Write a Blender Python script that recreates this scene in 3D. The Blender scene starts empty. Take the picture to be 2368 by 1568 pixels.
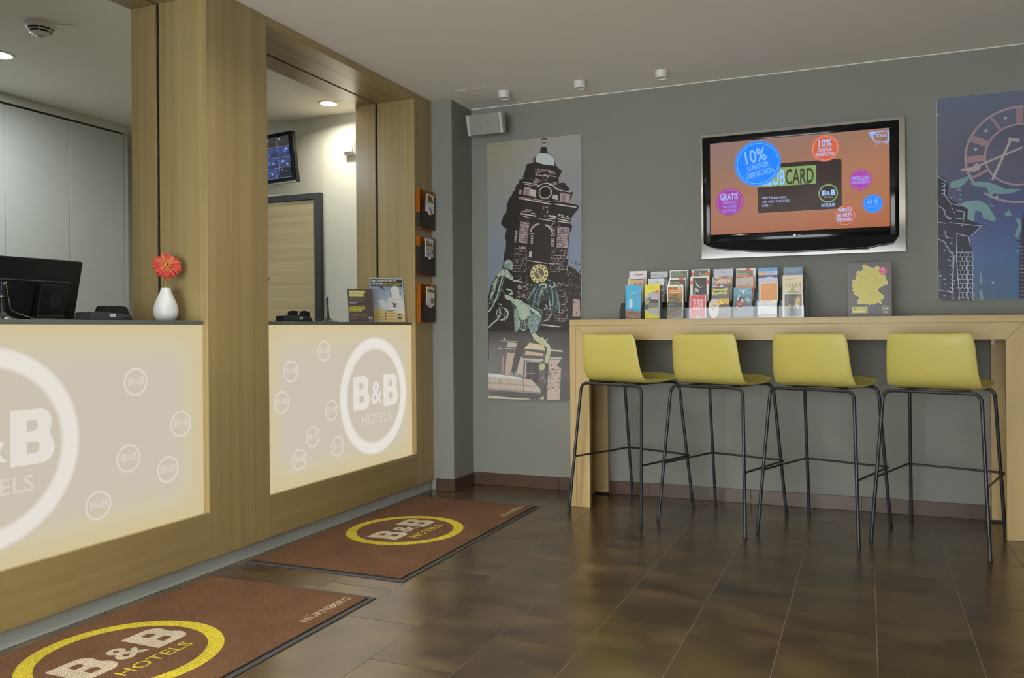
import bpy, bmesh, math, random
from mathutils import Vector, Matrix
from mathutils.geometry import tessellate_polygon
random.seed(7)
sc = bpy.context.scene
COL = sc.collection
PI = math.pi

# ------------------------------------------------------------------ camera, world, exposure
PXW, PXH = 2368, 1568
FPX = math.sqrt(729 * 4712.0)
YAW = math.atan2(729, FPX)
EYE = 1.05
sY, cY = math.sin(YAW), math.cos(YAW)
ROLL = 0.0074
fw = Vector((-sY, cY, 0)); rt = Vector((cY, sY, 0)); up = Vector((0, 0, 1))
r2 = rt * math.cos(ROLL) - up * math.sin(ROLL)
u2 = up * math.cos(ROLL) + rt * math.sin(ROLL)
cam_d = bpy.data.cameras.new('camera')
cam = bpy.data.objects.new('camera', cam_d); COL.objects.link(cam)
M = Matrix((r2, u2, -fw)).transposed().to_4x4(); M.translation = Vector((0, 0, EYE))
cam.matrix_world = M
cam_d.sensor_width = 36.0; cam_d.lens = 36.0 * FPX / PXW
cam_d.shift_x = (1184 - 1273.8) / PXW; cam_d.shift_y = (760.03 - 784) / PXW
cam_d.clip_start = 0.05; cam_d.clip_end = 100
sc.camera = cam
sc.view_settings.view_transform = 'Standard'; sc.view_settings.look = 'None'
sc.view_settings.gamma = 1.0; sc.view_settings.use_curve_mapping = False
sc.view_settings.exposure = 0.0

world = bpy.data.worlds.new('daylight'); sc.world = world; world.use_nodes = True
wn = world.node_tree.nodes; wn['Background'].inputs[0].default_value = (0.93, 0.97, 1.0, 1)
wn['Background'].inputs[1].default_value = 14.5

def area_lamp(name, loc, size, power, color, rot=(0, 0, 0), shape='DISK', sy=None, spread=None):
    d = bpy.data.lights.new(name, 'AREA'); d.shape = shape; d.size = size
    if sy: d.size_y = sy
    d.energy = power; d.color = color
    if spread: d.spread = spread
    o = bpy.data.objects.new(name, d); o.location = loc; o.rotation_euler = rot; COL.objects.link(o)
    return o

# ------------------------------------------------------------------ photo geometry (measured points -> places in the room)
def ray(u, v):
    v = v + 0.01066 * (u - 1184); l = (u - 1274.) / FPX; z = -(v - 760.7) / FPX
    return (-sY + cY * l, cY + sY * l, z)
def on_floor(u, v, z=0.0):
    r = ray(u, v); t = (z - EYE) / r[2]; return Vector((r[0] * t, r[1] * t, z))
def on_x(u, v, X):
    r = ray(u, v); t = X / r[0]; return Vector((X, r[1] * t, EYE + r[2] * t))
def on_y(u, v, Y):
    r = ray(u, v); t = Y / r[1]; return Vector((r[0] * t, Y, EYE + r[2] * t))

# ------------------------------------------------------------------ colour and materials
def lin1(c):
    c = c / 255.0
    return c / 12.92 if c <= 0.04045 else ((c + 0.055) / 1.055) ** 2.4
def lin(c): return tuple(lin1(x) for x in c[:3])
ART = 0.60
def ink(c):            # print colour as pigment: what the photograph shows under this room's light
    return tuple(min(0.88, x / ART) for x in lin(c))

def new_mat(name):
    m = bpy.data.materials.new(name); m.use_nodes = True
    return m, m.node_tree.nodes, m.node_tree.links, m.node_tree.nodes['Principled BSDF']
def pmat(name, rgb, rough=0.5, metal=0.0, ior=1.5, noise=0.0, scale=20.0, bump=0.0, coat=0.0, sheen=0.0):
    m, n, l, b = new_mat(name)
    b.inputs['Base Color'].default_value = (*rgb, 1); b.inputs['Roughness'].default_value = rough
    b.inputs['Metallic'].default_value = metal; b.inputs['IOR'].default_value = ior
    if coat: b.inputs['Coat Weight'].default_value = coat
    if sheen: b.inputs['Sheen Weight'].default_value = sheen
    tc = n.new('ShaderNodeTexCoord'); nz = n.new('ShaderNodeTexNoise'); nz.inputs['Scale'].default_value = scale
    nz.inputs['Detail'].default_value = 4
    l.new(tc.outputs['Object'], nz.inputs['Vector'])
    cr = n.new('ShaderNodeMapRange'); cr.inputs['To Min'].default_value = 1 - noise; cr.inputs['To Max'].default_value = 1 + noise
    l.new(nz.outputs['Fac'], cr.inputs['Value'])
    vm = n.new('ShaderNodeVectorMath'); vm.operation = 'SCALE'; vm.inputs[0].default_value = rgb
    l.new(cr.outputs[0], vm.inputs['Scale']); l.new(vm.outputs[0], b.inputs['Base Color'])
    if bump:
        bp = n.new('ShaderNodeBump'); bp.inputs['Strength'].default_value = bump; bp.inputs['Distance'].default_value = 0.002
        l.new(nz.outputs['Fac'], bp.inputs['Height']); l.new(bp.outputs[0], b.inputs['Normal'])
    return m
def emat(name, rgb, s=1.0):
    m, n, l, b = new_mat(name)
    b.inputs['Base Color'].default_value = (0.02, 0.02, 0.02, 1)
    b.inputs['Emission Color'].default_value = (*rgb, 1); b.inputs['Emission Strength'].default_value = s
    return m
def wood(name, c1, c2, axis='Z', rough=0.38, fine=1.0, ior=1.5):
    """pale oak laminate, grain running along the given axis"""
    m, n, l, b = new_mat(name)
    tc = n.new('ShaderNodeTexCoord'); mp = n.new('ShaderNodeMapping')
    long, wide = 0.35, 22.0 * fine
    s = {'X': (long, wide, wide), 'Y': (wide, long, wide), 'Z': (wide, wide, long)}[axis]
    mp.inputs['Scale'].default_value = s
    l.new(tc.outputs['Object'], mp.inputs['Vector'])
    n1 = n.new('ShaderNodeTexNoise'); n1.inputs['Scale'].default_value = 1.0; n1.inputs['Detail'].default_value = 3
    l.new(mp.outputs[0], n1.inputs['Vector'])
    mp2 = n.new('ShaderNodeMapping'); k = 7.0
    mp2.inputs['Scale'].default_value = tuple(a * (k if a > 1 else 3.0) for a in s)
    l.new(tc.outputs['Object'], mp2.inputs['Vector'])
    n2 = n.new('ShaderNodeTexNoise'); n2.inputs['Scale'].default_value = 1.0; n2.inputs['Detail'].default_value = 2
    l.new(mp2.outputs[0], n2.inputs['Vector'])
    mx = n.new('ShaderNodeMath'); mx.operation = 'MULTIPLY_ADD'; mx.inputs[1].default_value = 0.45
    l.new(n2.outputs['Fac'], mx.inputs[0]); l.new(n1.outputs['Fac'], mx.inputs[2])
    r = n.new('ShaderNodeValToRGB'); r.color_ramp.elements[0].position = 0.5; r.color_ramp.elements[1].position = 0.95
    r.color_ramp.elements[0].color = (*c2, 1); r.color_ramp.elements[1].color = (*c1, 1)
    l.new(mx.outputs[0], r.inputs[0]); l.new(r.outputs[0], b.inputs['Base Color'])
    b.inputs['Roughness'].default_value = rough; b.inputs['IOR'].default_value = ior
    return m

ATT = {}
def print_mat(kind, s=1.0, rough=0.35):
    key = (kind, s, rough)
    if key in ATT: return ATT[key]
    m, n, l, b = new_mat('printed_colour' if kind == 'ink' else 'screen_picture')
    a = n.new('ShaderNodeAttribute'); a.attribute_name = 'Col'
    if kind == 'ink':
        l.new(a.outputs['Color'], b.inputs['Base Color']); b.inputs['Roughness'].default_value = rough
    else:
        b.inputs['Base Color'].default_value = (0.01, 0.01, 0.012, 1); b.inputs['Roughness'].default_value = rough
        l.new(a.outputs['Color'], b.inputs['Emission Color']); b.inputs['Emission Strength'].default_value = s
    ATT[key] = m
    return m

# ------------------------------------------------------------------ objects
ORG = {}
def link(o, parent=None):
    COL.objects.link(o)
    if parent is not None: o.parent = parent
    return o
def thing(name, label, cat, loc=(0, 0, 0), group=None):
    o = bpy.data.objects.new(name, None); o.empty_display_size = 0.05
    o.location = loc; COL.objects.link(o); ORG[o] = Vector(loc)
    o['label'] = label; o['category'] = cat
    if group: o['group'] = group
    return o
def root_org(p):
    while p is not None:
        if p in ORG: return ORG[p]
        p = p.parent
    return Vector((0, 0, 0))

class MB:
    def __init__(s): s.bm = bmesh.new(); s.mi = 0
    def _mark(s, faces):
        for f in faces: f.material_index = s.mi
    def box(s, x0, x1, y0, y1, z0, z1, bev=0.0, seg=2):
        r = bmesh.ops.create_cube(s.bm, size=1.0); vs = r['verts']
        for v in vs:
            v.co = Vector(((x0 + x1) / 2 + v.co.x * (x1 - x0), (y0 + y1) / 2 + v.co.y * (y1 - y0), (z0 + z1) / 2 + v.co.z * (z1 - z0)))
        fs = {f for v in vs for f in v.link_faces}
        if bev:
            es = {e for v in vs for e in v.link_edges}
            rr = bmesh.ops.bevel(s.bm, geom=list(es), offset=bev, segments=seg, affect='EDGES', profile=0.5)
            fs = set(rr['faces']) | {f for f in fs if f.is_valid}
        s._mark(fs); return s
    def obox(s, c, size, rot, bev=0.0, seg=2):
        """box centred at c, turned by a 3x3 matrix"""
        n0 = set(s.bm.verts)
        s.box(-size[0] / 2, size[0] / 2, -size[1] / 2, size[1] / 2, -size[2] / 2, size[2] / 2, bev, seg)
        for v in s.bm.verts:
            if v not in n0: v.co = rot @ v.co + Vector(c)
        return s
    def prism(s, pts, vec):
        """closed polygon (list of 3D points) pushed along vec"""
        a = [s.bm.verts.new(p) for p in pts]; b = [s.bm.verts.new(Vector(p) + Vector(vec)) for p in pts]
        fs = [s.bm.faces.new(a), s.bm.faces.new(list(reversed(b)))]
        for i in range(len(a)):
            j = (i + 1) % len(a); fs.append(s.bm.faces.new((a[j], a[i], b[i], b[j])))
        s._mark(fs); return s
    def tube(s, pts, r, n=10, cap=True):
        pts = [Vector(p) for p in pts]; rs = r if isinstance(r, (list, tuple)) else [r] * len(pts)
        rings = []; ref = None
        for i, p in enumerate(pts):
            if i == 0: t = pts[1] - p
            elif i == len(pts) - 1: t = p - pts[i - 1]
            else: t = (pts[i + 1] - p).normalized() + (p - pts[i - 1]).normalized()
            t.normalize()
            if ref is None:
                ref = t.orthogonal().normalized()
            ref = (ref - t * ref.dot(t)).normalized(); bi = t.cross(ref)
            rings.append([s.bm.verts.new(p + (ref * math.cos(2 * PI * k / n) + bi * math.sin(2 * PI * k / n)) * rs[i]) for k in range(n)])
        fs = []
        for a, b in zip(rings, rings[1:]):
            for k in range(n):
                fs.append(s.bm.faces.new((a[k], a[(k + 1) % n], b[(k + 1) % n], b[k])))
        if cap:
            fs.append(s.bm.faces.new(list(reversed(rings[0])))); fs.append(s.bm.faces.new(rings[-1]))
        s._mark(fs); return s
    def lathe(s, prof, c=(0, 0, 0), n=24, rot=None):
        c = Vector(c); rings = []
        for r, z in prof:
            ring = []
            for k in range(n):
                q = Vector((r * math.cos(2 * PI * k / n), r * math.sin(2 * PI * k / n), z))
                if rot is not None: q = rot @ q
                ring.append(s.bm.verts.new(q + c))
            rings.append(ring)
        fs = []
        for a, b in zip(rings, rings[1:]):
            for k in range(n): fs.append(s.bm.faces.new((a[k], a[(k + 1) % n], b[(k + 1) % n], b[k])))
        fs.append(s.bm.faces.new(list(reversed(rings[0])))); fs.append(s.bm.faces.new(rings[-1]))
        s._mark(fs); return s
    def build(s, name, mats, parent=None, smooth=False, kind=None, label=None):
        bmesh.ops.recalc_face_normals(s.bm, faces=s.bm.faces)
        me = bpy.data.meshes.new(name)
        o = root_org(parent)
        if o.length: bmesh.ops.translate(s.bm, verts=s.bm.verts, vec=-o)
        s.bm.to_mesh(me); s.bm.free()
        for m in (mats if isinstance(mats, (list, tuple)) else [mats]): me.materials.append(m)
        if smooth:
            for p in me.polygons: p.use_smooth = True
            if smooth != 'all':
                try: me.set_sharp_from_angle(angle=math.radians(smooth if smooth is not True else 40))
                except Exception: pass
        ob = link(bpy.data.objects.new(name, me), parent)
        if kind: ob['kind'] = kind
        if label: ob['label'] = label
        return ob
def tag(o, label, cat, group=None):
    o['label'] = label; o['category'] = cat
    if group: o['group'] = group
    return o
def fillet(pts, r, n=5):
    pts = [Vector(p) for p in pts]; out = [pts[0]]
    for a, b, c in zip(pts, pts[1:], pts[2:]):
        d1 = (a - b).normalized(); d2 = (c - b).normalized(); k = min(r, (a - b).length * .45, (c - b).length * .45)
        p, q = b + d1 * k, b + d2 * k
        for i in range(n + 1):
            t = i / n; out.append(p * (1 - t) ** 2 + b * 2 * t * (1 - t) + q * t * t)
    out.append(pts[-1]); return out
def dup(root, loc, rz, label, group=None):
    c = root.copy(); COL.objects.link(c); c.location = loc; c.rotation_euler = (0, 0, rz); c['label'] = label
    if group: c['group'] = group
    for ch in list(root.children):
        d = ch.copy(); COL.objects.link(d); d.parent = c
        for g in list(ch.children):
            e = g.copy(); COL.objects.link(e); e.parent = d
    return c

# ------------------------------------------------------------------ flat print: coloured outlines and letters on a real surface
GL = {}
def glyphs(txt, bold):
    k = (txt, bold)
    if k in GL: return GL[k]
    cu = bpy.data.curves.new('letters', 'FONT'); cu.body = txt; cu.size = 1.0; cu.offset = bold; cu.resolution_u = 3
    cu.fill_mode = 'FRONT'
    ob = bpy.data.objects.new('letters', cu); COL.objects.link(ob)
    bpy.context.view_layer.update()
    me = ob.evaluated_get(bpy.context.evaluated_depsgraph_get()).to_mesh()
    vs = [(v.co.x, v.co.y) for v in me.vertices]; fs = [tuple(p.vertices) for p in me.polygons]
    ob.to_mesh_clear(); bpy.data.objects.remove(ob); bpy.data.curves.remove(cu)
    GL[k] = (vs, fs); return GL[k]
CAPH = None
class Print:
    def __init__(s, O, A, B, step=0.00025, fn=None):
        s.O, s.A, s.B = Vector(O), Vector(A).normalized(), Vector(B).normalized()
        s.N = s.A.cross(s.B).normalized(); s.step = step; s.v = []; s.f = []; s.c = []; s.fn = fn or ink; s.k = 0
    def _add(s, pts, cols, tris, L):
        b = len(s.v); s.k = (s.k + 1) % 80; off = s.step * (L + 1 + s.k * .01)
        for p in pts: s.v.append(s.O + s.A * p[0] + s.B * p[1] + s.N * off)
        s.c += cols; s.f += [tuple(b + i for i in t) for t in tris]
    def poly(s, pts, col, L=0):
        t = tessellate_polygon([[Vector((p[0], p[1], 0)) for p in pts]])
        s._add(pts, [s.fn(col)] * len(pts), t, L)
    def polyh(s, loops, col, L=0):
        t = tessellate_polygon([[Vector((p[0], p[1], 0)) for p in lp] for lp in loops])
        pts = [p for lp in loops for p in lp]; s._add(pts, [s.fn(col)] * len(pts), t, L)
    def rect(s, x0, y0, x1, y1, col, L=0):
        s._add([(x0, y0), (x1, y0), (x1, y1), (x0, y1)], [s.fn(col)] * 4, [(0, 1, 2), (0, 2, 3)], L)
    def grad(s, x0, y0, x1, y1, rows, L=0):
        """rows: list of (t, colour-left, colour-right) from bottom t=0 to top t=1"""
        pts, cs, tr = [], [], []
        for t, a, b in rows:
            y = y0 + (y1 - y0) * t; pts += [(x0, y), (x1, y)]; cs += [s.fn(a), s.fn(b)]
        for i in range(len(rows) - 1):
            k = i * 2; tr += [(k, k + 1, k + 3), (k, k + 3, k + 2)]
        s._add(pts, cs, tr, L)
    def quad(s, q, col, L=0, col2=None):
        s._add(q, [s.fn(col)] * 2 + [s.fn(col2 or col)] * 2, [(0, 1, 2), (0, 2, 3)], L)
    def disc(s, x, y, r, col, L=0, n=40, ry=None):
        ry = ry or r
        pts = [(x + r * math.cos(2 * PI * k / n), y + ry * math.sin(2 * PI * k / n)) for k in range(n)]
        s._add(pts, [s.fn(col)] * n, [(0, k, k + 1) for k in range(1, n - 1)], L)
    def ring(s, x, y, ro, ri, col, L=0, n=64, col2=None):
        pts = []; cs = []
        for k in range(n):
            a = 2 * PI * k / n
            pts += [(x + ro * math.cos(a), y + ro * math.sin(a)), (x + ri * math.cos(a), y + ri * math.sin(a))]
            cs += [s.fn(col), s.fn(col2 or col)]
        tr = []
        for k in range(n):
            a, b, c, d = 2 * k, 2 * k + 1, (2 * k + 2) % (2 * n), (2 * k + 3) % (2 * n)
            tr += [(a, c, d), (a, d, b)]
        s._add(pts, cs, tr, L)
    def line(s, pts, w, col, L=0):
        for p, q in zip(pts, pts[1:]):
            dx, dy = q[0] - p[0], q[1] - p[1]; d = math.hypot(dx, dy) or 1; nx, ny = -dy / d * w / 2, dx / d * w / 2
            s._add([(p[0] + nx, p[1] + ny), (p[0] - nx, p[1] - ny), (q[0] - nx, q[1] - ny), (q[0] + nx, q[1] + ny)], [s.fn(col)] * 4, [(0, 1, 2), (0, 2, 3)], L)
    def text(s, t, x, y, h, col, w=None, L=1, al='l', bold=0.0, rot=0.0):
        bold = min(bold, 0.022)
        """capitals h high, squeezed to width w, baseline from (x, y)"""
        vs, fs = glyphs(t, bold)
        if not vs: return
        x0 = min(v[0] for v in vs); x1 = max(v[0] for v in vs)
        ky = h / 0.71; kx = (w / (x1 - x0)) if w else ky * 0.9
        W = (x1 - x0) * kx; ox = {'l': 0, 'c': -W / 2, 'r': -W}[al]
        ca, sa = math.cos(rot), math.sin(rot); pts = []
        for v in vs:
            a, b = (v[0] - x0) * kx + ox, v[1] * ky
            pts.append((x + a * ca - b * sa, y + a * sa + b * ca))
        s._add(pts, [s.fn(col)] * len(pts), fs, L)
    def lines(s, x, y, w, n, gap, h, col, L=1, seed=1):
        rnd = random.Random(seed)
        for i in range(n):
            s.rect(x, y - i * gap, x + w * rnd.uniform(.6, 1), y - i * gap + h, col, L)
    def build(s, name, parent, mat=None, label=None):
        me = bpy.data.meshes.new(name); o = root_org(parent)
        me.from_pydata([v - o for v in s.v], [], s.f)
        a = me.color_attributes.new('Col', 'FLOAT_COLOR', 'POINT')
        a.data.foreach_set('color', [x for c in s.c for x in (*c, 1.0)])
        me.materials.append(mat or print_mat('ink'))
        ob = link(bpy.data.objects.new(name, me), parent)
        if label: ob['label'] = label
        return ob

def b_loops(x, y, w, h):
    """heavy letter B with its two openings"""
    def arc(cx, cy, rx, ry, a0, a1, n=8): return [(cx + rx * math.cos(math.radians(a0 + (a1 - a0) * i / n)), cy + ry * math.sin(math.radians(a0 + (a1 - a0) * i / n))) for i in range(n + 1)]
    o = [(0, 0)] + arc(.70, .28, .30, .28, -90, 38) + [(.90, .515)] + arc(.66, .745, .28, .255, -30, 90) + [(0, 1)]
    h1 = [(.36, .20), (.36, .41)] + arc(.56, .305, .09, .105, 90, -90, 6)
    h2 = [(.36, .60), (.36, .80)] + arc(.53, .70, .09, .10, 90, -90, 6)
    return [[(x + a * w, y + b * h) for a, b in lp] for lp in (o, h1, h2)]
def logo(p, cx, cy, R, ringc, bc, hc, fill=None, L=0, ring=0.826, hotels=True, soft=None):
    if fill: p.disc(cx, cy, R, fill, L)
    if soft:
        p.ring(cx, cy, R * 1.03, R * .985, soft, L + 1, col2=ringc); p.ring(cx, cy, R * .985, R * (ring + .02), ringc, L + 1)
        p.ring(cx, cy, R * (ring + .02), R * (ring - .03), ringc, L + 1, col2=soft)
    else: p.ring(cx, cy, R, R * ring, ringc, L + 1)
    for x0 in (-.64, .26):
        p.polyh(b_loops(cx + x0 * R, cy - .21 * R, .47 * R, .57 * R), bc, L + 1)
    p.text('&', cx - .125 * R, cy - .13 * R, .38 * R, bc, w=.345 * R, L=L + 1, bold=0.02)
    if hotels: p.text('HOTELS', cx - .40 * R, cy - .475 * R, .165 * R, hc, w=.90 * R, L=L + 1, bold=0.005)
LOBBY_W = 8.0
# ------------------------------------------------------------------ ceiling downlights: office ones visible, lobby ones unseen and added for their light
CEIL = 2.545
def downlight(x, y, power, label, color=(1, .93, .82), r=.06, group='recessed ceiling downlights', spot=True, glow=12.0, sp=1.9):
    t = thing('ceiling_downlight', label, 'lamp', (x, y, CEIL), group)
    b = MB(); b.lathe([(r * 1.02, CEIL - .004), (r * 1.22, CEIL - .006), (r * 1.3, CEIL - .001), (r * 1.3, CEIL - .0002), (r * 1.02, CEIL - .0002)], (x, y, 0), 32)
    b.build('trim_ring', M_white_gloss, t, smooth=True)
    MB().lathe([(r, CEIL - .006), (r, CEIL - .001)], (x, y, 0), 32).build('lamp_lens', emat('lamp_glow', color, glow), t)
    area_lamp('downlight_beam', (x, y, CEIL - .012), r * 2, power, color, spread=sp)
    return t

# ------------------------------------------------------------------ materials
M_wall = pmat('grey_wall_paint', (0.252, 0.256, 0.228), .75, noise=.03, scale=60)
M_ceil = pmat('white_ceiling_paint', (0.90, 0.86, 0.79), .8, noise=.02, scale=3)
M_office = pmat('office_wall_paint', (0.62, 0.62, 0.55), .8, noise=.02, scale=8)
M_oakZ = wood('oak_laminate_upright', (.42, .32, .145), (.315, .23, .095), 'Z', .30, ior=1.7)
M_oakY = wood('oak_laminate_lengthwise', (.41, .31, .14), (.30, .22, .09), 'Y', .30, ior=1.7)
M_oakX = wood('oak_laminate_table', (.57, .42, .185), (.47, .34, .145), 'X', .42)
M_oakXz = wood('oak_laminate_table_upright', (.60, .435, .195), (.50, .355, .155), 'Z', .42)
M_door = wood('door_veneer', (.55, .45, .26), (.44, .35, .19), 'X', .5, fine=2.0)
M_kick = pmat('grey_toe_kick', (0.42, 0.44, 0.41), .5)
M_counter = pmat('dark_grey_worktop', (0.14, 0.15, 0.14), .45)
M_dark = pmat('dark_recess', (0.02, 0.018, 0.015), .6)
M_black = pmat('black_plastic', (0.012, 0.012, 0.014), .35, noise=.1, scale=200)
M_gloss = pmat('glossy_black_bezel', (0.006, 0.006, 0.008), .10, ior=1.35)
M_satin = pmat('satin_black_housing', (0.005, 0.005, 0.006), .5, ior=1.15)
M_tube = pmat('black_steel_tube', (0.016, 0.017, 0.021), .38, ior=1.6)
M_seat = pmat('lime_leatherette', (0.60, 0.515, 0.125), .42, noise=.05, scale=90, bump=.06)
M_white_gloss = pmat('white_plastic', (0.75, 0.75, 0.70), .4)
M_spk = pmat('speaker_grille', (0.30, 0.30, 0.27), .7, noise=.15, scale=600)
M_spkcap = pmat('speaker_end_cap', (0.52, 0.51, 0.47), .5)
M_closet = pmat('closet_laminate', (0.50, 0.51, 0.47), .5)
M_frame = pmat('anthracite_door_frame', (0.035, 0.037, 0.036), .5)
M_mirror = pmat('polished_steel_sheet', (0.60, 0.58, 0.55), .10, metal=1.0)
M_alu = pmat('brushed_steel', (0.5, 0.5, 0.5), .3, metal=1.0)
M_porc = pmat('white_porcelain', (0.72, 0.74, 0.74), .3)
M_petal = pmat('red_petal', (0.55, 0.045, 0.03), .55, noise=.25, scale=120)
M_petal2 = pmat('orange_petal', (0.60, 0.15, 0.04), .55, noise=.2, scale=120)
M_gold = pmat('flower_centre', (0.60, 0.32, 0.05), .7)
M_stem = pmat('green_stem', (0.24, 0.33, 0.02), .6)
M_base = pmat('brown_baseboard_tile', (0.080, 0.045, 0.028), .35, noise=.25, scale=9)
M_grout = pmat('pale_grout', (0.26, 0.225, 0.17), .6)
M_rubber = pmat('grey_rubber_border', (0.075, 0.075, 0.08), .6)
M_paper = pmat('white_paper', (0.80, 0.80, 0.77), .6)
M_amber, _n, _l, _b = new_mat('amber_acrylic')
_b.inputs['Base Color'].default_value = (0.62, 0.20, 0.025, 1); _b.inputs['Roughness'].default_value = .12; _b.inputs['Transmission Weight'].default_value = .55
_b.inputs['IOR'].default_value = 1.3
M_brownac = pmat('dark_brown_card', (0.022, 0.010, 0.006), .35)
def acrylic(name, tint, fac):
    m, n, l, b = new_mat(name)
    tr = n.new('ShaderNodeBsdfTransparent'); tr.inputs[0].default_value = (*tint, 1)
    gl = n.new('ShaderNodeBsdfGlossy'); gl.inputs['Roughness'].default_value = .05
    fr = n.new('ShaderNodeFresnel'); fr.inputs[0].default_value = 1.5
    mt = n.new('ShaderNodeMath'); mt.operation = 'MULTIPLY_ADD'; mt.inputs[1].default_value = .45; mt.inputs[2].default_value = fac
    mx = n.new('ShaderNodeMixShader'); l.new(fr.outputs[0], mt.inputs[0]); l.new(mt.outputs[0], mx.inputs[0])
    l.new(tr.outputs[0], mx.inputs[1]); l.new(gl.outputs[0], mx.inputs[2]); l.new(mx.outputs[0], n['Material Output'].inputs[0])
    return m
M_acryl = acrylic('clear_acrylic', (.95, .96, .96), .0)
M_acryl2 = acrylic('clear_acrylic_edge', (.66, .69, .69), .05)

# floor tile: worn bronze-brown porcelain, satin polish
M_tile, n, l, b = new_mat('bronze_floor_tile')
tc = n.new('ShaderNodeNewGeometry'); mp = n.new('ShaderNodeMapping'); mp.inputs['Scale'].default_value = (1.5, 3.2, 1)
oi0 = n.new('ShaderNodeObjectInfo'); sc0 = n.new('ShaderNodeMath'); sc0.operation = 'MULTIPLY'; sc0.inputs[1].default_value = 37.0
cb0 = n.new('ShaderNodeCombineXYZ'); l.new(oi0.outputs['Random'], sc0.inputs[0]); l.new(sc0.outputs[0], cb0.inputs[2])
ad0 = n.new('ShaderNodeVectorMath'); ad0.operation = 'ADD'; l.new(tc.outputs['Position'], ad0.inputs[0]); l.new(cb0.outputs[0], ad0.inputs[1])
l.new(ad0.outputs[0], mp.inputs['Vector'])
n1 = n.new('ShaderNodeTexNoise'); n1.inputs['Scale'].default_value = 2.2; n1.inputs['Detail'].default_value = 8; n1.inputs['Roughness'].default_value = .62
l.new(mp.outputs[0], n1.inputs['Vector'])
r = n.new('ShaderNodeValToRGB'); e = r.color_ramp.elements
e[0].position = .34; e[0].color = (.020, .009, .004, 1); e[1].position = .68; e[1].color = (.150, .096, .038, 1)
e.new(.5).color = (.066, .038, .016, 1)
l.new(n1.outputs['Fac'], r.inputs[0])
oi = n.new('ShaderNodeObjectInfo'); mr = n.new('ShaderNodeMapRange'); mr.inputs['To Min'].default_value = .92; mr.inputs['To Max'].default_value = 1.1
l.new(oi.outputs['Random'], mr.inputs['Value'])
vm = n.new('ShaderNodeVectorMath'); vm.operation = 'SCALE'; l.new(r.outputs[0], vm.inputs[0]); l.new(mr.outputs[0], vm.inputs['Scale'])
l.new(vm.outputs[0], b.inputs['Base Color'])
b.inputs['Roughness'].default_value = .26
b.inputs['IOR'].default_value = 3.3; b.inputs['Specular Tint'].default_value = (1, .93, .84, 1)

# mat pile
M_pile, n, l, b = new_mat('brown_mat_pile')
tc = n.new('ShaderNodeTexCoord'); n1 = n.new('ShaderNodeTexNoise'); n1.inputs['Scale'].default_value = 260; n1.inputs['Detail'].default_value = 2
l.new(tc.outputs['Object'], n1.inputs['Vector'])
n2 = n.new('ShaderNodeTexNoise'); n2.inputs['Scale'].default_value = 5; l.new(tc.outputs['Object'], n2.inputs['Vector'])
ad = n.new('ShaderNodeMath'); ad.operation = 'MULTIPLY_ADD'; ad.inputs[1].default_value = .35; l.new(n2.outputs['Fac'], ad.inputs[0]); l.new(n1.outputs['Fac'], ad.inputs[2])
at = n.new('ShaderNodeAttribute'); at.attribute_name = 'Col'
mr = n.new('ShaderNodeMapRange'); mr.inputs['From Min'].default_value = .45; mr.inputs['From Max'].default_value = .9; mr.inputs['To Min'].default_value = .45; mr.inputs['To Max'].default_value = 1.25
l.new(ad.outputs[0], mr.inputs['Value'])
vm = n.new('ShaderNodeVectorMath'); vm.operation = 'SCALE'; l.new(at.outputs['Color'], vm.inputs[0]); l.new(mr.outputs[0], vm.inputs['Scale'])
l.new(vm.outputs[0], b.inputs['Base Color']); b.inputs['Roughness'].default_value = .95
bp = n.new('ShaderNodeBump'); bp.inputs['Strength'].default_value = .7; bp.inputs['Distance'].default_value = .004
l.new(n1.outputs['Fac'], bp.inputs['Height']); l.new(bp.outputs[0], b.inputs['Normal'])

# ------------------------------------------------------------------ the room
WB = 4.88            # back wall
def struct(name, b, m, parent=None, **k): return b.build(name, m, parent, kind='structure', **k)
fl = struct('floor', MB().box(-5.6, 4.2, -3.2, 5.1, -.12, -.0012), M_grout)
# individual porcelain tiles, 30 x 60, half-bond
TX, TY = 0.3015, 0.3025
cache = {}
def tile_mesh(w, h):
    k = (round(w, 3), round(h, 3))
    if k not in cache:
        mb = MB(); mb.box(0, w, 0, h, -.0011, 0)
        me = bpy.data.meshes.new('floor_tile'); mb.bm.to_mesh(me); mb.bm.free(); me.materials.append(M_tile); cache[k] = me
    return cache[k]
for k in range(-5, 13):
    x0 = -1.180 + TX * k; x1 = x0 + TX
    x0 = max(x0, -2.66)
    if x1 - x0 < .03: continue
    for j in range(-5, 5):
        n0 = 2 * j + (0 if k % 2 == 0 else 1)
        ya = 2.468 + TY * n0; yb = min(ya + 2 * TY, WB)
        if yb - ya < .03: continue
        o = bpy.data.objects.new('floor_tile', tile_mesh(x1 - x0 - .0028, yb - ya - .0028))
        o.location = (x0 + .0014, ya + .0014, 0); COL.objects.link(o); o.parent = fl

struct('ceiling', MB().box(-5.6, 4.2, -3.2, 5.1, CEIL, CEIL + .15), M_ceil)
struct('wall_back', MB().box(-2.49, 4.2, WB, WB + .2, 0, CEIL), M_wall)
struct('wall_corner_pillar', MB().box(-2.66, -2.49, 4.60, WB + .2, 0, CEIL, .002, 1), M_wall)
struct('wall_office_back', MB().box(-5.6, -2.662, 4.63, 4.83, 0, CEIL), M_office)
struct('wall_office_left', MB().box(-5.6, -5.32, -1.0, 4.63, 0, CEIL), M_office)
struct('wall_office_front', MB().box(-5.32, -3.10, -1.0, -.85, 0, CEIL), M_office)
struct('wall_front_left', MB().box(-2.90, -2.64, -3.2, .93, 0, CEIL), M_wall)
struct('wall_right', MB().box(3.9, 4.1, -3.2, WB, 0, CEIL), M_wall)
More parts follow.
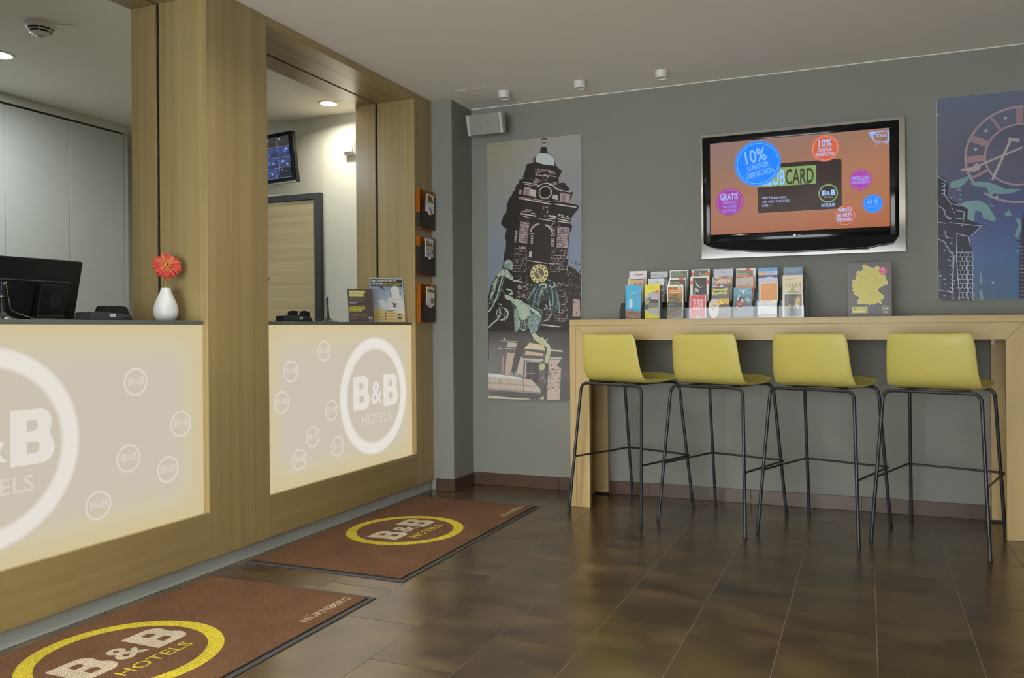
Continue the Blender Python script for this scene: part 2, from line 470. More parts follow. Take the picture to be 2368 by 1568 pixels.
# unseen glazed shop front behind the camera, openings shaped to steer the daylight
struct('wall_front', MB().box(-2.64, 3.9, -3.2, -3.05, 0, .06), M_wall)
wf = MB()
for x in (-2.6, -1.0, .6): wf.box(x - .03, x + .03, -3.16, -3.09, .061, 1.97)
wf.box(-2.64, .63, -3.16, -3.09, 1.971, CEIL); struct('window_1', wf, M_frame)
struct('wall_front_right', MB().box(.631, 3.9, -3.2, -3.05, .061, CEIL), M_wall)
for i in range(2):
    x = (-2.57, -.97)[i]; MB().box(x, x + 1.54, -3.13, -3.12, .061, 1.97).build('pane', M_acryl, bpy.data.objects['window_1'])

# baseboard tiles
def baseboard(name, segs, axis):
    root = bpy.data.objects.new(name, None); COL.objects.link(root); root['kind'] = 'structure'; ORG[root] = Vector((0, 0, 0))
    for a, c in segs:
        mb = MB()
        if axis == 'X': mb.box(a + .0012, c - .0012, WB - .010, WB - .0002, .0005, .082, .0008, 1)
        elif axis == 'P': mb.box(a + .0012, c - .0012, 4.590, 4.5998, .0005, .078, .0008, 1)
        else: mb.box(-2.4898, -2.480, a + .0012, c - .0012, .0005, .078, .0008, 1)
        mb.build('baseboard_tile', M_base, root)
    return root
xs = [-2.479, -1.869, -1.259, -.644, -.03, .589, 1.2, 1.81, 2.42, 3.03, 3.64, 3.9]
baseboard('baseboard_back', list(zip(xs, xs[1:])), 'X')
baseboard('baseboard_pillar', [(-2.62, -2.481)], 'P')
baseboard('baseboard_pillar_side', [(4.591, WB - .011)], 'Y')
# pale joint bead where wall meets ceiling
struct('trim_1', MB().box(-2.489, 3.9, WB - .004, WB - .0003, CEIL - .005, CEIL - .0003), M_ceil)
struct('trim_2', MB().box(-2.4897, -2.486, 4.60, WB - .005, CEIL - .005, CEIL - .0003), M_ceil)

# ------------------------------------------------------------------ reception counter built into the wall
FX = -2.64
R = thing('reception_counter', 'built-in oak reception wall with two open hatches above glowing logo panels', 'reception desk', (FX, 2.86, 0))
P0, P1, P2, P3, P4, P5 = .94, 1.317, 2.675, 3.053, 4.385, 4.598   # posts and openings along the wall
zb, zt, zh = .068, CEIL - .001, 2.502
for a, c in ((P0, P1), (P2, P3), (P4, P5)):
    MB().box(FX - .020, FX, a + .0008, c - .0008, zb, zt, .0006, 1).build('face_post', M_oakZ, R)
for a, c in ((P1, P2), (P3, P4)):
    MB().box(FX - .020, FX - .0004, a + .0008, c - .0008, zh, zt, .0006, 1).build('header_panel', M_oakY, R)
    MB().box(FX - .020, FX - .0004, a + .0008, c - .0008, zb, .267, .0006, 1).build('lower_rail', M_oakY, R)
G0, G1, BK = FX - .272, FX - .290, FX - .438
def jamb(a, c):
    for x0, x1 in ((FX - .0205, G0), (G1, BK)):
        lo, hi = sorted((x0, x1)); MB().box(lo, hi, a + .001, c - .001, zb if x0 > -2.7 else .40, zt, .0006, 1).build('jamb_panel', M_oakZ, R)
    MB().box(G1 + .0005, G0 - .0005, a + .012, c - .012, .4, zt).build('groove_lining', M_dark, R)
jamb(P0, P1); jamb(P2, P3); jamb(P4, P5)
for a, c in ((P1, P2), (P3, P4)):
    for x0, x1 in ((G0, FX - .0205), (BK, G1)):
        MB().box(x0, x1, a + .001, c - .001, zh + .001, zt, .0006, 1).build('soffit_panel', M_oakY, R)
    MB().box(G1 + .0005, G0 - .0005, a + .001, c - .001, zh + .012, zt).build('groove_lining', M_dark, R)
# sliding shutter rail seen as a bright line in the near hatch groove
MB().box(G1 + .002, G1 + .006, P2 + .003, P2 + .010, 1.096, zh).build('shutter_rail', M_alu, R)
MB().box(FX - .05, FX - .022, P0, P5, .0005, zb + .002, .001, 1).build('toe_kick', M_kick, R)

# backlit panels, their warm edge glow painted into the emission colour
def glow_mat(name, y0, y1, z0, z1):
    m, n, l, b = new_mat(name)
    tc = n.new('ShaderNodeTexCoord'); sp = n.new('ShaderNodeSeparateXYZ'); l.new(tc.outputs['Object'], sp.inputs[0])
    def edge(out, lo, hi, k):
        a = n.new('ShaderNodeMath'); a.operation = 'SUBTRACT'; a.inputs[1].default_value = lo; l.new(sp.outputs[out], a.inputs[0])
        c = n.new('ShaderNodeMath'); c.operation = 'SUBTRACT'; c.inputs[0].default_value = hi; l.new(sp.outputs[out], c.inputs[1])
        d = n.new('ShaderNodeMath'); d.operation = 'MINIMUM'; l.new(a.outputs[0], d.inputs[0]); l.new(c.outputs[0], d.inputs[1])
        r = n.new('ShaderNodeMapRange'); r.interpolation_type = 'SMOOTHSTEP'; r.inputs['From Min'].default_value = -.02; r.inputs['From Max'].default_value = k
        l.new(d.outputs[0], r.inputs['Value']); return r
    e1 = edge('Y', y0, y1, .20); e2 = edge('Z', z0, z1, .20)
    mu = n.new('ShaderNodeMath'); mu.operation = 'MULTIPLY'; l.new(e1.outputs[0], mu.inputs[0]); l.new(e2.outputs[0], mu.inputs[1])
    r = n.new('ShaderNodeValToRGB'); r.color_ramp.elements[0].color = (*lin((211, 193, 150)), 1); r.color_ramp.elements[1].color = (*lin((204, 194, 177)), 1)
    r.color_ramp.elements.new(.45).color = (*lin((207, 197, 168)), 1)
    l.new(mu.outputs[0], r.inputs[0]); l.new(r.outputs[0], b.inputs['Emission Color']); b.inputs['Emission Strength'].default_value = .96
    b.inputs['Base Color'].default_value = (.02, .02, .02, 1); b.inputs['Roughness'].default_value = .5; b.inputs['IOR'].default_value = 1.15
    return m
ox, oy, oz = ORG[R]
small = {0: [(2.331, .853), (2.552, .663), (2.296, .558), (2.484, .484), (2.163, .403)],
         1: [(3.243, .846), (3.174, .698), (3.508, .940), (3.568, .620), (3.409, .499), (3.618, .421), (3.301, .397)]}
for i, (a, c, cy) in enumerate(((P1, P2, 1.748), (P3, P4, 3.978))):
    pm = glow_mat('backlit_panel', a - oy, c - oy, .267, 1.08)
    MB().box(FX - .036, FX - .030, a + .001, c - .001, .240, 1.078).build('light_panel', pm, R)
    MB().box(FX - .060, FX - .038, a + .001, c - .001, .240, 1.078).build('light_box', M_white_gloss, R)
    ringc = (232, 226, 217)
    pr = Print((FX - .0300, 0, 0), (0, 1, 0), (0, 0, 1), fn=lin)
    logo(pr, cy, .667, .333, ringc, (229, 222, 212), (219, 210, 196), soft=(208, 198, 182))
    pr.build('logo_print', R, print_mat('glow', .96), label='large paler round logo glowing on the panel')
    for (yy, zz) in small[i]:
        pr = Print((FX - .0300, 0, 0), (0, 1, 0), (0, 0, 1), fn=lin)
        logo(pr, yy, zz, .0545, (221, 213, 201), (216, 207, 194), (214, 205, 190), ring=.86, hotels=False, soft=(207, 198, 182))
        pr.build('small_logo_print', R, print_mat('glow', .96))
    MB().box(FX - .37, FX - .026, a + .001, c - .001, 1.079, 1.095, .001, 1).build('worktop', M_counter, R)
    for y in (a + .004, c - .016):
        MB().box(FX - .36, FX - .07, y, y + .012, .40, 1.078).build('carcass_side', M_oakZ, R)

# clerk's desk behind
D = thing('back_desk', 'low grey clerk desk hidden behind the reception worktops', 'desk', (-3.4, 2.9, 0))
MB().box(-3.75, -3.09, 1.0, 4.3, .72, .75, .002, 1).build('desk_top', M_counter, D)
for y in (1.05, 2.7, 4.25): MB().box(-3.7, -3.12, y - .015, y + .015, 0, .72).build('desk_leg', M_closet, D)

# closet fronts on the office's left wall
K = thing('built_in_closet', 'tall pale built-in closet with flush doors behind the reception hatch', 'closet', (-5.15, 3.0, 0))
ys = [.82, 1.25, 1.68, 2.11, 2.54, 2.973, 3.406, 3.838, 4.268]
for a, c in zip(ys, ys[1:]): MB().box(-5.003, -4.985, a + .002, c - .002, .08, 2.474, .001, 1).build('closet_door', M_closet, K)
MB().box(-5.30, -5.006, .80, 4.268, .0, 2.47).build('carcass', M_dark, K)
MB().box(-5.30, -4.985, 4.2705, 4.300, 0, 2.487, .001, 1).build('end_panel', M_closet, K)
MB().box(-5.31, -4.987, .80, 4.300, 2.489, CEIL - .001).build('bulkhead', M_office, K)
K2 = thing('recessed_cupboard', 'narrow recessed cupboard at the far end of the closet row', 'cupboard', (-5.25, 4.45, 0))
MB().box(-5.315, -5.20, 4.304, 4.62, 0, 2.43).build('cupboard_front', M_closet, K2)
MB().box(-5.315, -5.205, 4.304, 4.62, 2.437, CEIL - .001).build('bulkhead', M_office, K2)

# door
DR = bpy.data.objects.new('door_1', None); COL.objects.link(DR); DR['kind'] = 'structure'; ORG[DR] = Vector((0, 0, 0))
dx0, dx1 = -4.42, -3.522
fb = MB(); fb.box(dx0, dx0 + .05, 4.595, 4.6295, 0, 2.008); fb.box(dx1 - .051, dx1, 4.595, 4.6295, 0, 2.008); fb.box(dx0 + .0505, dx1 - .0515, 4.595, 4.6295, 1.966, 2.008)
fb.build('door_frame', M_frame, DR)
MB().box(dx0 + .053, dx1 - .054, 4.606, 4.6295, .005, 1.963).build('door_leaf', M_door, DR)
hd = MB(); hd.tube(fillet([(-4.30, 4.606, 1.02), (-4.30, 4.555, 1.02), (-4.18, 4.555, 1.02)], .015), .009); hd.build('door_handle', M_alu, DR, smooth=True)
# ------------------------------------------------------------------ office fittings
downlight(-3.282, 4.378, 6.5, 'round ceiling downlight glowing above the office door', (1, .94, .80), .052, group=None, sp=2.7, glow=5)
downlight(-4.325, 2.925, 24, 'round cool white ceiling downlight near the smoke detector', (.88, .97, 1), .06, group=None, sp=3.14, glow=5)

S = thing('smoke_detector', 'white domed smoke detector with dark slots on the office ceiling', 'smoke detector', (-3.71, 2.71, CEIL))
b = MB(); c0 = (-3.71, 2.71, 0)
b.lathe([(.068, CEIL - .0005), (.068, CEIL - .012), (.064, CEIL - .020), (.057, CEIL - .026)], c0, 36); b.build('base', M_white_gloss, S, smooth=True)
MB().lathe([(.0555, CEIL - .026), (.040, CEIL - .048), (.038, CEIL - .048)], c0, 36).build('dark_slot', M_black, S)
MB().lathe([(.0515, CEIL - .034), (.053, CEIL - .0345), (.050, CEIL - .038), (.0475, CEIL - .038)], c0, 36).build('slot_ring', M_white_gloss, S)
MB().lathe([(.044, CEIL - .046), (.045, CEIL - .047), (.026, CEIL - .058), (.02, CEIL - .060), (.004, CEIL - .061)], c0, 36).build('cap', M_white_gloss, S, smooth=True)
for k in range(6):
    a = k * PI / 3 + .3; d = Vector((math.cos(a), math.sin(a), 0))
    MB().tube([Vector(c0) + d * .0575 + Vector((0, 0, CEIL - .025)), Vector(c0) + d * .043 + Vector((0, 0, CEIL - .048))], .0028, 6).build('rib', M_white_gloss, S)
MB().tube([(-3.63, 2.73, CEIL - .006), (-3.56, 2.79, CEIL - .003)], .0018, 6).build('indicator_wire', M_closet, S)
MB().lathe([(.019, CEIL - .0605), (.016, CEIL - .064), (.004, CEIL - .065)], c0, 20).build('test_button', M_closet, S)

# motion sensor on the office wall
S = thing('motion_sensor', 'small white motion sensor on the office wall right of the lamp', 'sensor', (-3.24, 4.6, 2.27))
b = MB(); pts = [(4.6295, 2.345), (4.605, 2.345), (4.585, 2.300), (4.592, 2.262), (4.605, 2.250), (4.6295, 2.250)]
b.prism([(-3.322, y, z) for y, z in pts], (.085, 0, 0)); b.build('housing', M_white_gloss, S)
MB().box(-3.315, -3.247, 4.580, 4.584, 2.266, 2.297, .001, 1).build('lens', M_porc, S)

# security monitor, slightly turned and tilted, on a wall arm
t = thing('security_monitor', 'black wall monitor showing a grid of bluish camera pictures', 'monitor', (-3.612, 4.43, 2.235))
rot = Matrix.Rotation(math.radians(-9), 3, 'Z') @ Matrix.Rotation(math.radians(7), 3, 'X')
def W(x, y, z): return Vector((-3.612, 4.43, 2.235)) + rot @ Vector((x, y, z))
b = MB(); b.obox(W(-.26, .02, 0), (.52, .035, .345), rot, .004); b.build('housing', M_gloss, t)
MB().obox(W(-.26, .002, -.166), (.518, .008, .014), rot, .002).build('lower_trim', M_alu, t)
scr = Print(W(-.50, -.0005, -.132), rot @ Vector((1, 0, 0)), rot @ Vector((0, 0, 1)), fn=lin)
sw, sh = .47, .278
scr.rect(0, 0, sw, sh, (26, 30, 34), 0)
rnd = random.Random(3)
cells = {(3, 0): 0, (3, 1): 1, (3, 2): 1, (3, 3): 0, (2, 3): 0, (1, 3): 0}
for i in range(4):
    for j in range(4):
        x, y = i * sw / 4, j * sh / 4; cw, ch = sw / 4, sh / 4
        if (i, j) in ((3, 0), (2, 3), (3, 3)):
            scr.rect(x, y, x + cw, y + ch, (58, 58, 56) if j == 3 else (27, 31, 38), 1)
            scr.rect(x + .015, y + ch * .72, x + .037, y + ch * .80, (190, 200, 220), 2); scr.rect(x + .02, y + ch * .58, x + .08, y + ch * .61, (96, 104, 120), 2)
        else:
            scr.grad(x, y, x + cw, y + ch, [(0, (52, 62, 100), (40, 48, 84)), (.6, (74, 88, 150), (52, 62, 104)), (1, (36, 42, 66), (60, 72, 120))], 1)
            for _ in range(5):
                px_, py_ = x + rnd.uniform(.1, .7) * cw, y + rnd.uniform(.1, .7) * ch; w_, h_ = rnd.uniform(.1, .28) * cw, rnd.uniform(.12, .3) * ch
                scr.quad([(px_, py_), (px_ + w_, py_ + rnd.uniform(-.1, .1) * ch), (px_ + w_ * .8, py_ + h_), (px_ + .1 * w_, py_ + h_)], rnd.choice([(120, 145, 225), (30, 34, 48), (92, 112, 190), (150, 172, 238), (66, 66, 92)]), 2)
            scr.disc(x + cw * .4, y + ch * .14, .003, (190, 60, 70), 3, 8)
for i in range(1, 4): scr.rect(i * sw / 4 - .0012, 0, i * sw / 4 + .0012, sh, (150, 165, 205), 4)
for j in range(0, 4): scr.rect(0, j * sh / 4 - .001, sw, j * sh / 4 + .001, (150, 165, 205), 4)
scr.build('screen', t, print_mat('glow', .8, .2))
lg = Print(W(-.46, -.0003, -.153), rot @ Vector((1, 0, 0)), rot @ Vector((0, 0, 1))); lg.rect(.1, 0, .135, .006, (170, 170, 170), 0); lg.build('maker_badge', t)
b = MB(); b.tube([W(-.26, .04, 0), (-3.87, 4.6295, 2.23)], .02, 10); b.build('wall_arm', M_black, t, smooth=True)

# computer monitors seen from behind
def pc_monitor(y1, label, chain=None):
    """y1: the end towards the far side. Leans away from the clerk."""
    w = .53; X = -3.105; ztop = 1.348; h = .345; th = math.radians(13)
    t = thing('computer_monitor', label, 'monitor', (-3.3, y1 - w / 2, .75))
    rot = Matrix.Rotation(th, 3, 'Y')      # local x outwards (towards the lobby), z up
    O = Vector((X, y1 - w / 2, ztop))
    def Q(x, y, z): return O + rot @ Vector((x, y, z - 0))
    b = MB(); b.obox(Q(-.012, 0, -h / 2), (.024, w, h), rot, .004); b.build('rear_shell', M_black, t)
    b = MB(); hump = [(-.17, -.075), (.20, -.075), (.215, -.09), (.215, -.30), (-.215, -.30), (-.215, -.12)]
    ring0 = [Q(.0005, y, z) for y, z in hump]; ring1 = [Q(.020, y * .96, z - (.008 if z > -.2 else -.008)) for y, z in hump]
    v0 = [b.bm.verts.new(p) for p in ring0]; v1 = [b.bm.verts.new(p) for p in ring1]
    b.bm.faces.new(v1); b.bm.faces.new(list(reversed(v0)))
    for i in range(6): b.bm.faces.new((v0[i], v0[(i + 1) % 6], v1[(i + 1) % 6], v1[i]))
    b.build('rear_bulge', M_black, t)
    MB().obox(Q(.0213, .045, -.0875), (.003, .31, .004), rot, .001).build('ridge', pmat('grey_plastic_ridge', (.10, .115, .125), .3), t)
    MB().obox(Q(.038, .115, -.195), (.034, .115, .20), rot, .006).build('stand_head', M_black, t)
    MB().box(-3.13, -3.10, y1 - .21, y1 - .09, .77, 1.12, .004).build('stand_column', M_black, t)
    MB().box(-3.36, -3.095, y1 - .30, y1 - .01, .7505, .77, .004).build('stand_foot', M_black, t)
    pr = Print(Q(.0555, .122, -.160), rot @ Vector((0, 1, 0)), rot @ Vector((0, 0, 1)), step=.0004)
    pr.disc(0, 0, .026, (36, 38, 42), 0); pr.text('hp', 0, -.009, .026, (20, 21, 24), w=.028, al='c', L=1, bold=.01); pr.build('maker_badge', t)
    return t
pc_monitor(2.452, 'large black computer monitor seen from behind at the left edge')
pc_monitor(3.600, 'black computer monitor almost hidden behind the middle oak post')

# card terminals
def terminal(y0, label):
    t = thing('card_terminal', label, 'card reader', (-2.86, y0 + .1, 1.0955))
    z = 1.0955
    b = MB(); b.prism([(-2.92, y0, z), (-2.92, y0 + .20, z), (-2.92, y0 + .20, z + .022), (-2.92, y0 + .14, z + .030), (-2.92, y0 + .07, z + .036), (-2.92, y0 + .004, z + .033)], (.085, 0, 0))
    bmesh.ops.bevel(b.bm, geom=b.bm.edges[:], offset=.003, segments=2, affect='EDGES'); b.build('body', pmat('dark_grey_plastic', (.055, .062, .066), .35), t)
    MB().box(-2.921, -2.834, y0 - .006, y0 + .206, z, z + .008, .002).build('base_plate', M_black, t)
    b = MB(); b.prism([(-2.915, y0 + .085, z + .031), (-2.915, y0 + .19, z + .025), (-2.915, y0 + .178, z + .060), (-2.915, y0 + .14, z + .063), (-2.915, y0 + .10, z + .060)], (.006, 0, 0)); b.build('privacy_hood', M_black, t); b = MB()
    b.prism([(-2.845, y0 + .085, z + .031), (-2.845, y0 + .19, z + .025), (-2.845, y0 + .178, z + .056), (-2.845, y0 + .14, z + .062), (-2.845, y0 + .10, z + .057)], (.006, 0, 0))
    b.build('privacy_hood', M_black, t)
    b = MB(); b.box(-2.90, -2.85, y0 + .125, y0 + .165, z + .030, z + .0335); b.build('keypad', pmat('keypad_colours', (.6, .25, .12), .6, noise=.9, scale=90), t)
    pr = Print((-2.8347, y0 + .092, z + .014), (0, 1, 0), (0, 0, 1)); pr.rect(0, 0, .026, .014, (190, 192, 190), 0); pr.lines(.003, .008, .02, 2, .005, .002, (70, 70, 70), 1); pr.build('sticker', t)
    MB().box(-2.8345, -2.833, y0 + .155, y0 + .195, z + .011, z + .014).build('card_slot', M_black, t)
terminal(2.262, 'dark grey card terminal with privacy hood left of the vase')
terminal(3.425, 'dark grey card terminal with privacy hood beside the pen stand')

# pens on stands
def pen_stand(x, y, h, label, chain=True, lean=.004):
    t = thing('pen_stand', label, 'pen', (x, y, 1.0955)); z = 1.0955
    MB().lathe([(.052, z), (.050, z + .003), (.030, z + .007), (.019, z + .014), (.012, z + .022), (.009, z + .027)], (x, y, 0), 24).build('stand_base', pmat('pen_stand_grey', (.06, .06, .055), .25), t, smooth=True)
    MB().tube([(x, y, z + .026), (x - lean, y, z + h * .62)], .0065, 10).build('pen_barrel', M_black, t, smooth=True)
    MB().tube([(x - lean, y, z + h * .62 + .001), (x - lean, y, z + h * .93), (x - lean, y, z + h)], [.0068, .0062, .003], 10).build('pen_cap', pmat('navy_plastic', (.01, .01, .05), .3), t, smooth=True)
    MB().lathe([(.0075, z + h * .60), (.0075, z + h * .615)], (x - lean, y, 0), 12).build('gold_band', pmat('brass', (.7, .4, .12), .3, metal=1), t)
    if chain:
        p = [Vector((x + .006, y + .008, z + h * .94)), Vector((x + .010, y + .013, z + h * .6)), Vector((x + .010, y + .022, z + h * .25)), Vector((x + .02, y + .045, z + .02)), Vector((x + .045, y + .085, z + .003)), Vector((x + .06, y + .15, z + .003))]
        pts = []
        for a, c in zip(p, p[1:]):
            n_ = max(2, int((c - a).length / .0055)); pts += [a.lerp(c, i / n_) for i in range(n_)]
        b = MB()
        for q in pts[:70]: b.lathe([(.0009, -.0019), (.0021, 0), (.0009, .0019)], q, 6)
        b.build('ball_chain', pmat('chain_nickel', (.65, .65, .55), .25, metal=1), t)
        b = MB(); b.tube([(x + .006 + .006 * math.cos(a), y + .006, z + h * .94 + .006 * math.sin(a)) for a in [k * PI / 5 for k in range(11)]], .0015, 6); b.build('ring', pmat('brass_ring', (.7, .55, .25), .3, metal=1), t)
    else:
        MB().tube([(x, y + .006, z + h * .9), (x, y + .016, z + h * .4), (x, y + .045, z + .006), (x, y + .075, z + .002)], .0008, 5).build('cord', M_paper, t)
pen_stand(-2.80, 1.900, .135, 'black pen on a stand with ball chain before the left monitor')
pen_stand(-2.78, 3.690, .140, 'black pen upright in a domed stand beside the office door frame', chain=False)
b = MB(); b.box(-2.975, -2.90, 1.84, 1.972, 1.0956, 1.128, .008); o = b.build('desk_telephone', M_black, None); tag(o, 'low grey-black telephone base at the left edge of the worktop', 'telephone')

# vase and gerbera
vx, vy = -2.78, 2.582
V = thing('vase', 'small white porcelain vase on the left worktop', 'vase', (vx, vy, 1.0955)); z = 1.0955
prof = [(.026, z), (.036, z + .003), (.046, z + .016), (.0505, z + .034), (.0495, z + .052), (.044, z + .074), (.034, z + .098), (.025, z + .118), (.020, z + .134), (.0195, z + .140), (.0165, z + .140), (.0165, z + .12), (.012, z + .10)]
MB().lathe(prof, (vx, vy, 0), 12).build('vase_body', M_porc, V, smooth=True)
F = thing('gerbera', 'red-orange gerbera flower standing in the white vase', 'flower', (vx, vy, z + .14))
hc = Vector((vx + .004, vy + .003, 1.330)); nrm = Vector((.80, -.50, .34)).normalized()
MB().tube([(vx, vy, z + .105), (vx - .001, vy - .001, z + .17), (hc - nrm * .006)], .0022, 8).build('stem', M_stem, F, smooth=True)
ux = Vector((0, 0, 1)).cross(nrm).normalized(); uy = nrm.cross(ux)
rnd = random.Random(5)
for layer, (cnt, L_, off, m_) in enumerate(((26, .058, 0, M_petal), (24, .053, .003, M_petal), (16, .036, .006, M_petal2), (12, .026, .008, M_petal))):
    for k in range(cnt):
        a = 2 * PI * (k + .5 * (layer % 2)) / cnt + rnd.uniform(-.06, .06); L2 = L_ * rnd.uniform(.92, 1.06); lift = rnd.uniform(-.004, .004) - (.004 if math.sin(a) < -.6 and layer == 0 else 0)
        d = ux * math.cos(a) + uy * math.sin(a); s_ = ux * -math.sin(a) + uy * math.cos(a); wd = .0062 if layer < 2 else .0038
        b = MB(); rows = []
        for t_, w_, hh in ((.12, .4, .001), (.45, .85, .004), (.78, 1, .003), (.94, .7, .001), (1.0, .15, 0)):
            c_ = hc + d * (L2 * t_) + nrm * (off + hh + lift * t_)
            rows.append((b.bm.verts.new(c_ - s_ * wd * w_), b.bm.verts.new(c_ - nrm * .0012), b.bm.verts.new(c_ + s_ * wd * w_)))
        for p_, q_ in zip(rows, rows[1:]):
            b.bm.faces.new((p_[0], p_[1], q_[1], q_[0])); b.bm.faces.new((p_[1], p_[2], q_[2], q_[1]))
        b.build('petal', M_petal2 if (layer == 1 and math.sin(a) > .25 and k % 2) else m_, F, smooth='all')
R3 = Matrix((ux, uy, nrm)).transposed()
MB().lathe([(.012, 0), (.0125, .006), (.010, .009), (.006, .0085)], hc + nrm * .006, 18, R3).build('flower_disc', M_gold, F, smooth=True)
MB().lathe([(.0055, .0), (.005, .003), (.001, .004)], hc + nrm * .0143, 12, R3).build('disc_centre', pmat('dark_green_centre', (.02, .04, .01), .8), F)

# two leaning signs at the right end of the counter
def counter_sign(name, label, BR, w, h, art, lean=12):
    e = Vector((.70, .714, 0)).normalized(); nb = Vector((e.y, -e.x, 0))
    upv = (Vector((0, 0, 1)) * math.cos(math.radians(lean)) - nb * math.sin(math.radians(lean)))
    BL = Vector(BR) - e * w
    t = thing(name, label, 'sign', BL + e * w / 2)
    N = e.cross(upv)
    b = MB(); c = [BL, BL + e * w, BL + e * w + upv * h, BL + upv * h]; b.prism(c, -N * .003); b.build('acrylic_panel', M_paper, t)
    b = MB(); b.prism([BL - N * .004 + Vector((0, 0, 0)), BL + e * w - N * .004, BL + e * w - nb * .05, BL - nb * .05], (0, 0, .002)); b.build('foot', M_acryl2, t)
    pr = Print(BL, e, upv); art(pr, w, h); pr.build('printed_sheet', t); return t
BRN, LIM = (52, 44, 40), (168, 160, 55)
def art_s1(p, w, h):
    p.rect(0, 0, w, h, (66, 58, 52), 0)
    g = lambda x, y: (x * w, y * h)
    p.rect(.05 * w, .87 * h, .70 * w, .955 * h, LIM, 1); p.rect(.05 * w, .775 * h, .64 * w, .87 * h, LIM, 1)
    p.text('KEIN CHECK-OUT', .08 * w, .885 * h, .055 * h, (205, 208, 185), w=.58 * w, L=2, bold=.03)
    p.text('ERFORDERLICH.', .08 * w, .795 * h, .055 * h, (205, 208, 185), w=.50 * w, L=2, bold=.03)
    p.lines(.06 * w, .72 * h, .72 * w, 4, .032 * h, .010 * h, (120, 112, 104), 1, 3); p.rect(.06 * w, .565 * h, .33 * w, .578 * h, (200, 196, 190), 1)
    p.rect(.05 * w, .385 * h, .66 * w, .47 * h, LIM, 1); p.rect(.05 * w, .30 * h, .55 * w, .39 * h, LIM, 1)
    p.text('NO CHECK-OUT', .08 * w, .40 * h, .055 * h, BRN, w=.54 * w, L=2, bold=.03)
    p.text('NECESSARY.', .08 * w, .315 * h, .055 * h, BRN, w=.43 * w, L=2, bold=.03)
    p.lines(.05 * w, .25 * h, .74 * w, 4, .034 * h, .008 * h, (112, 100, 84), 1, 5); p.rect(.05 * w, .10 * h, .34 * w, .11 * h, (130, 120, 100), 1)
    logo(p, .86 * w, .115 * h, .085 * w, (150, 148, 140), (210, 210, 206), (210, 210, 206), fill=BRN, L=1, ring=.88, hotels=False)
    p.text('HOTELBB.DE', .86 * w, .018 * h, .016 * h, (220, 220, 216), w=.14 * w, L=1, al='c', bold=.02)
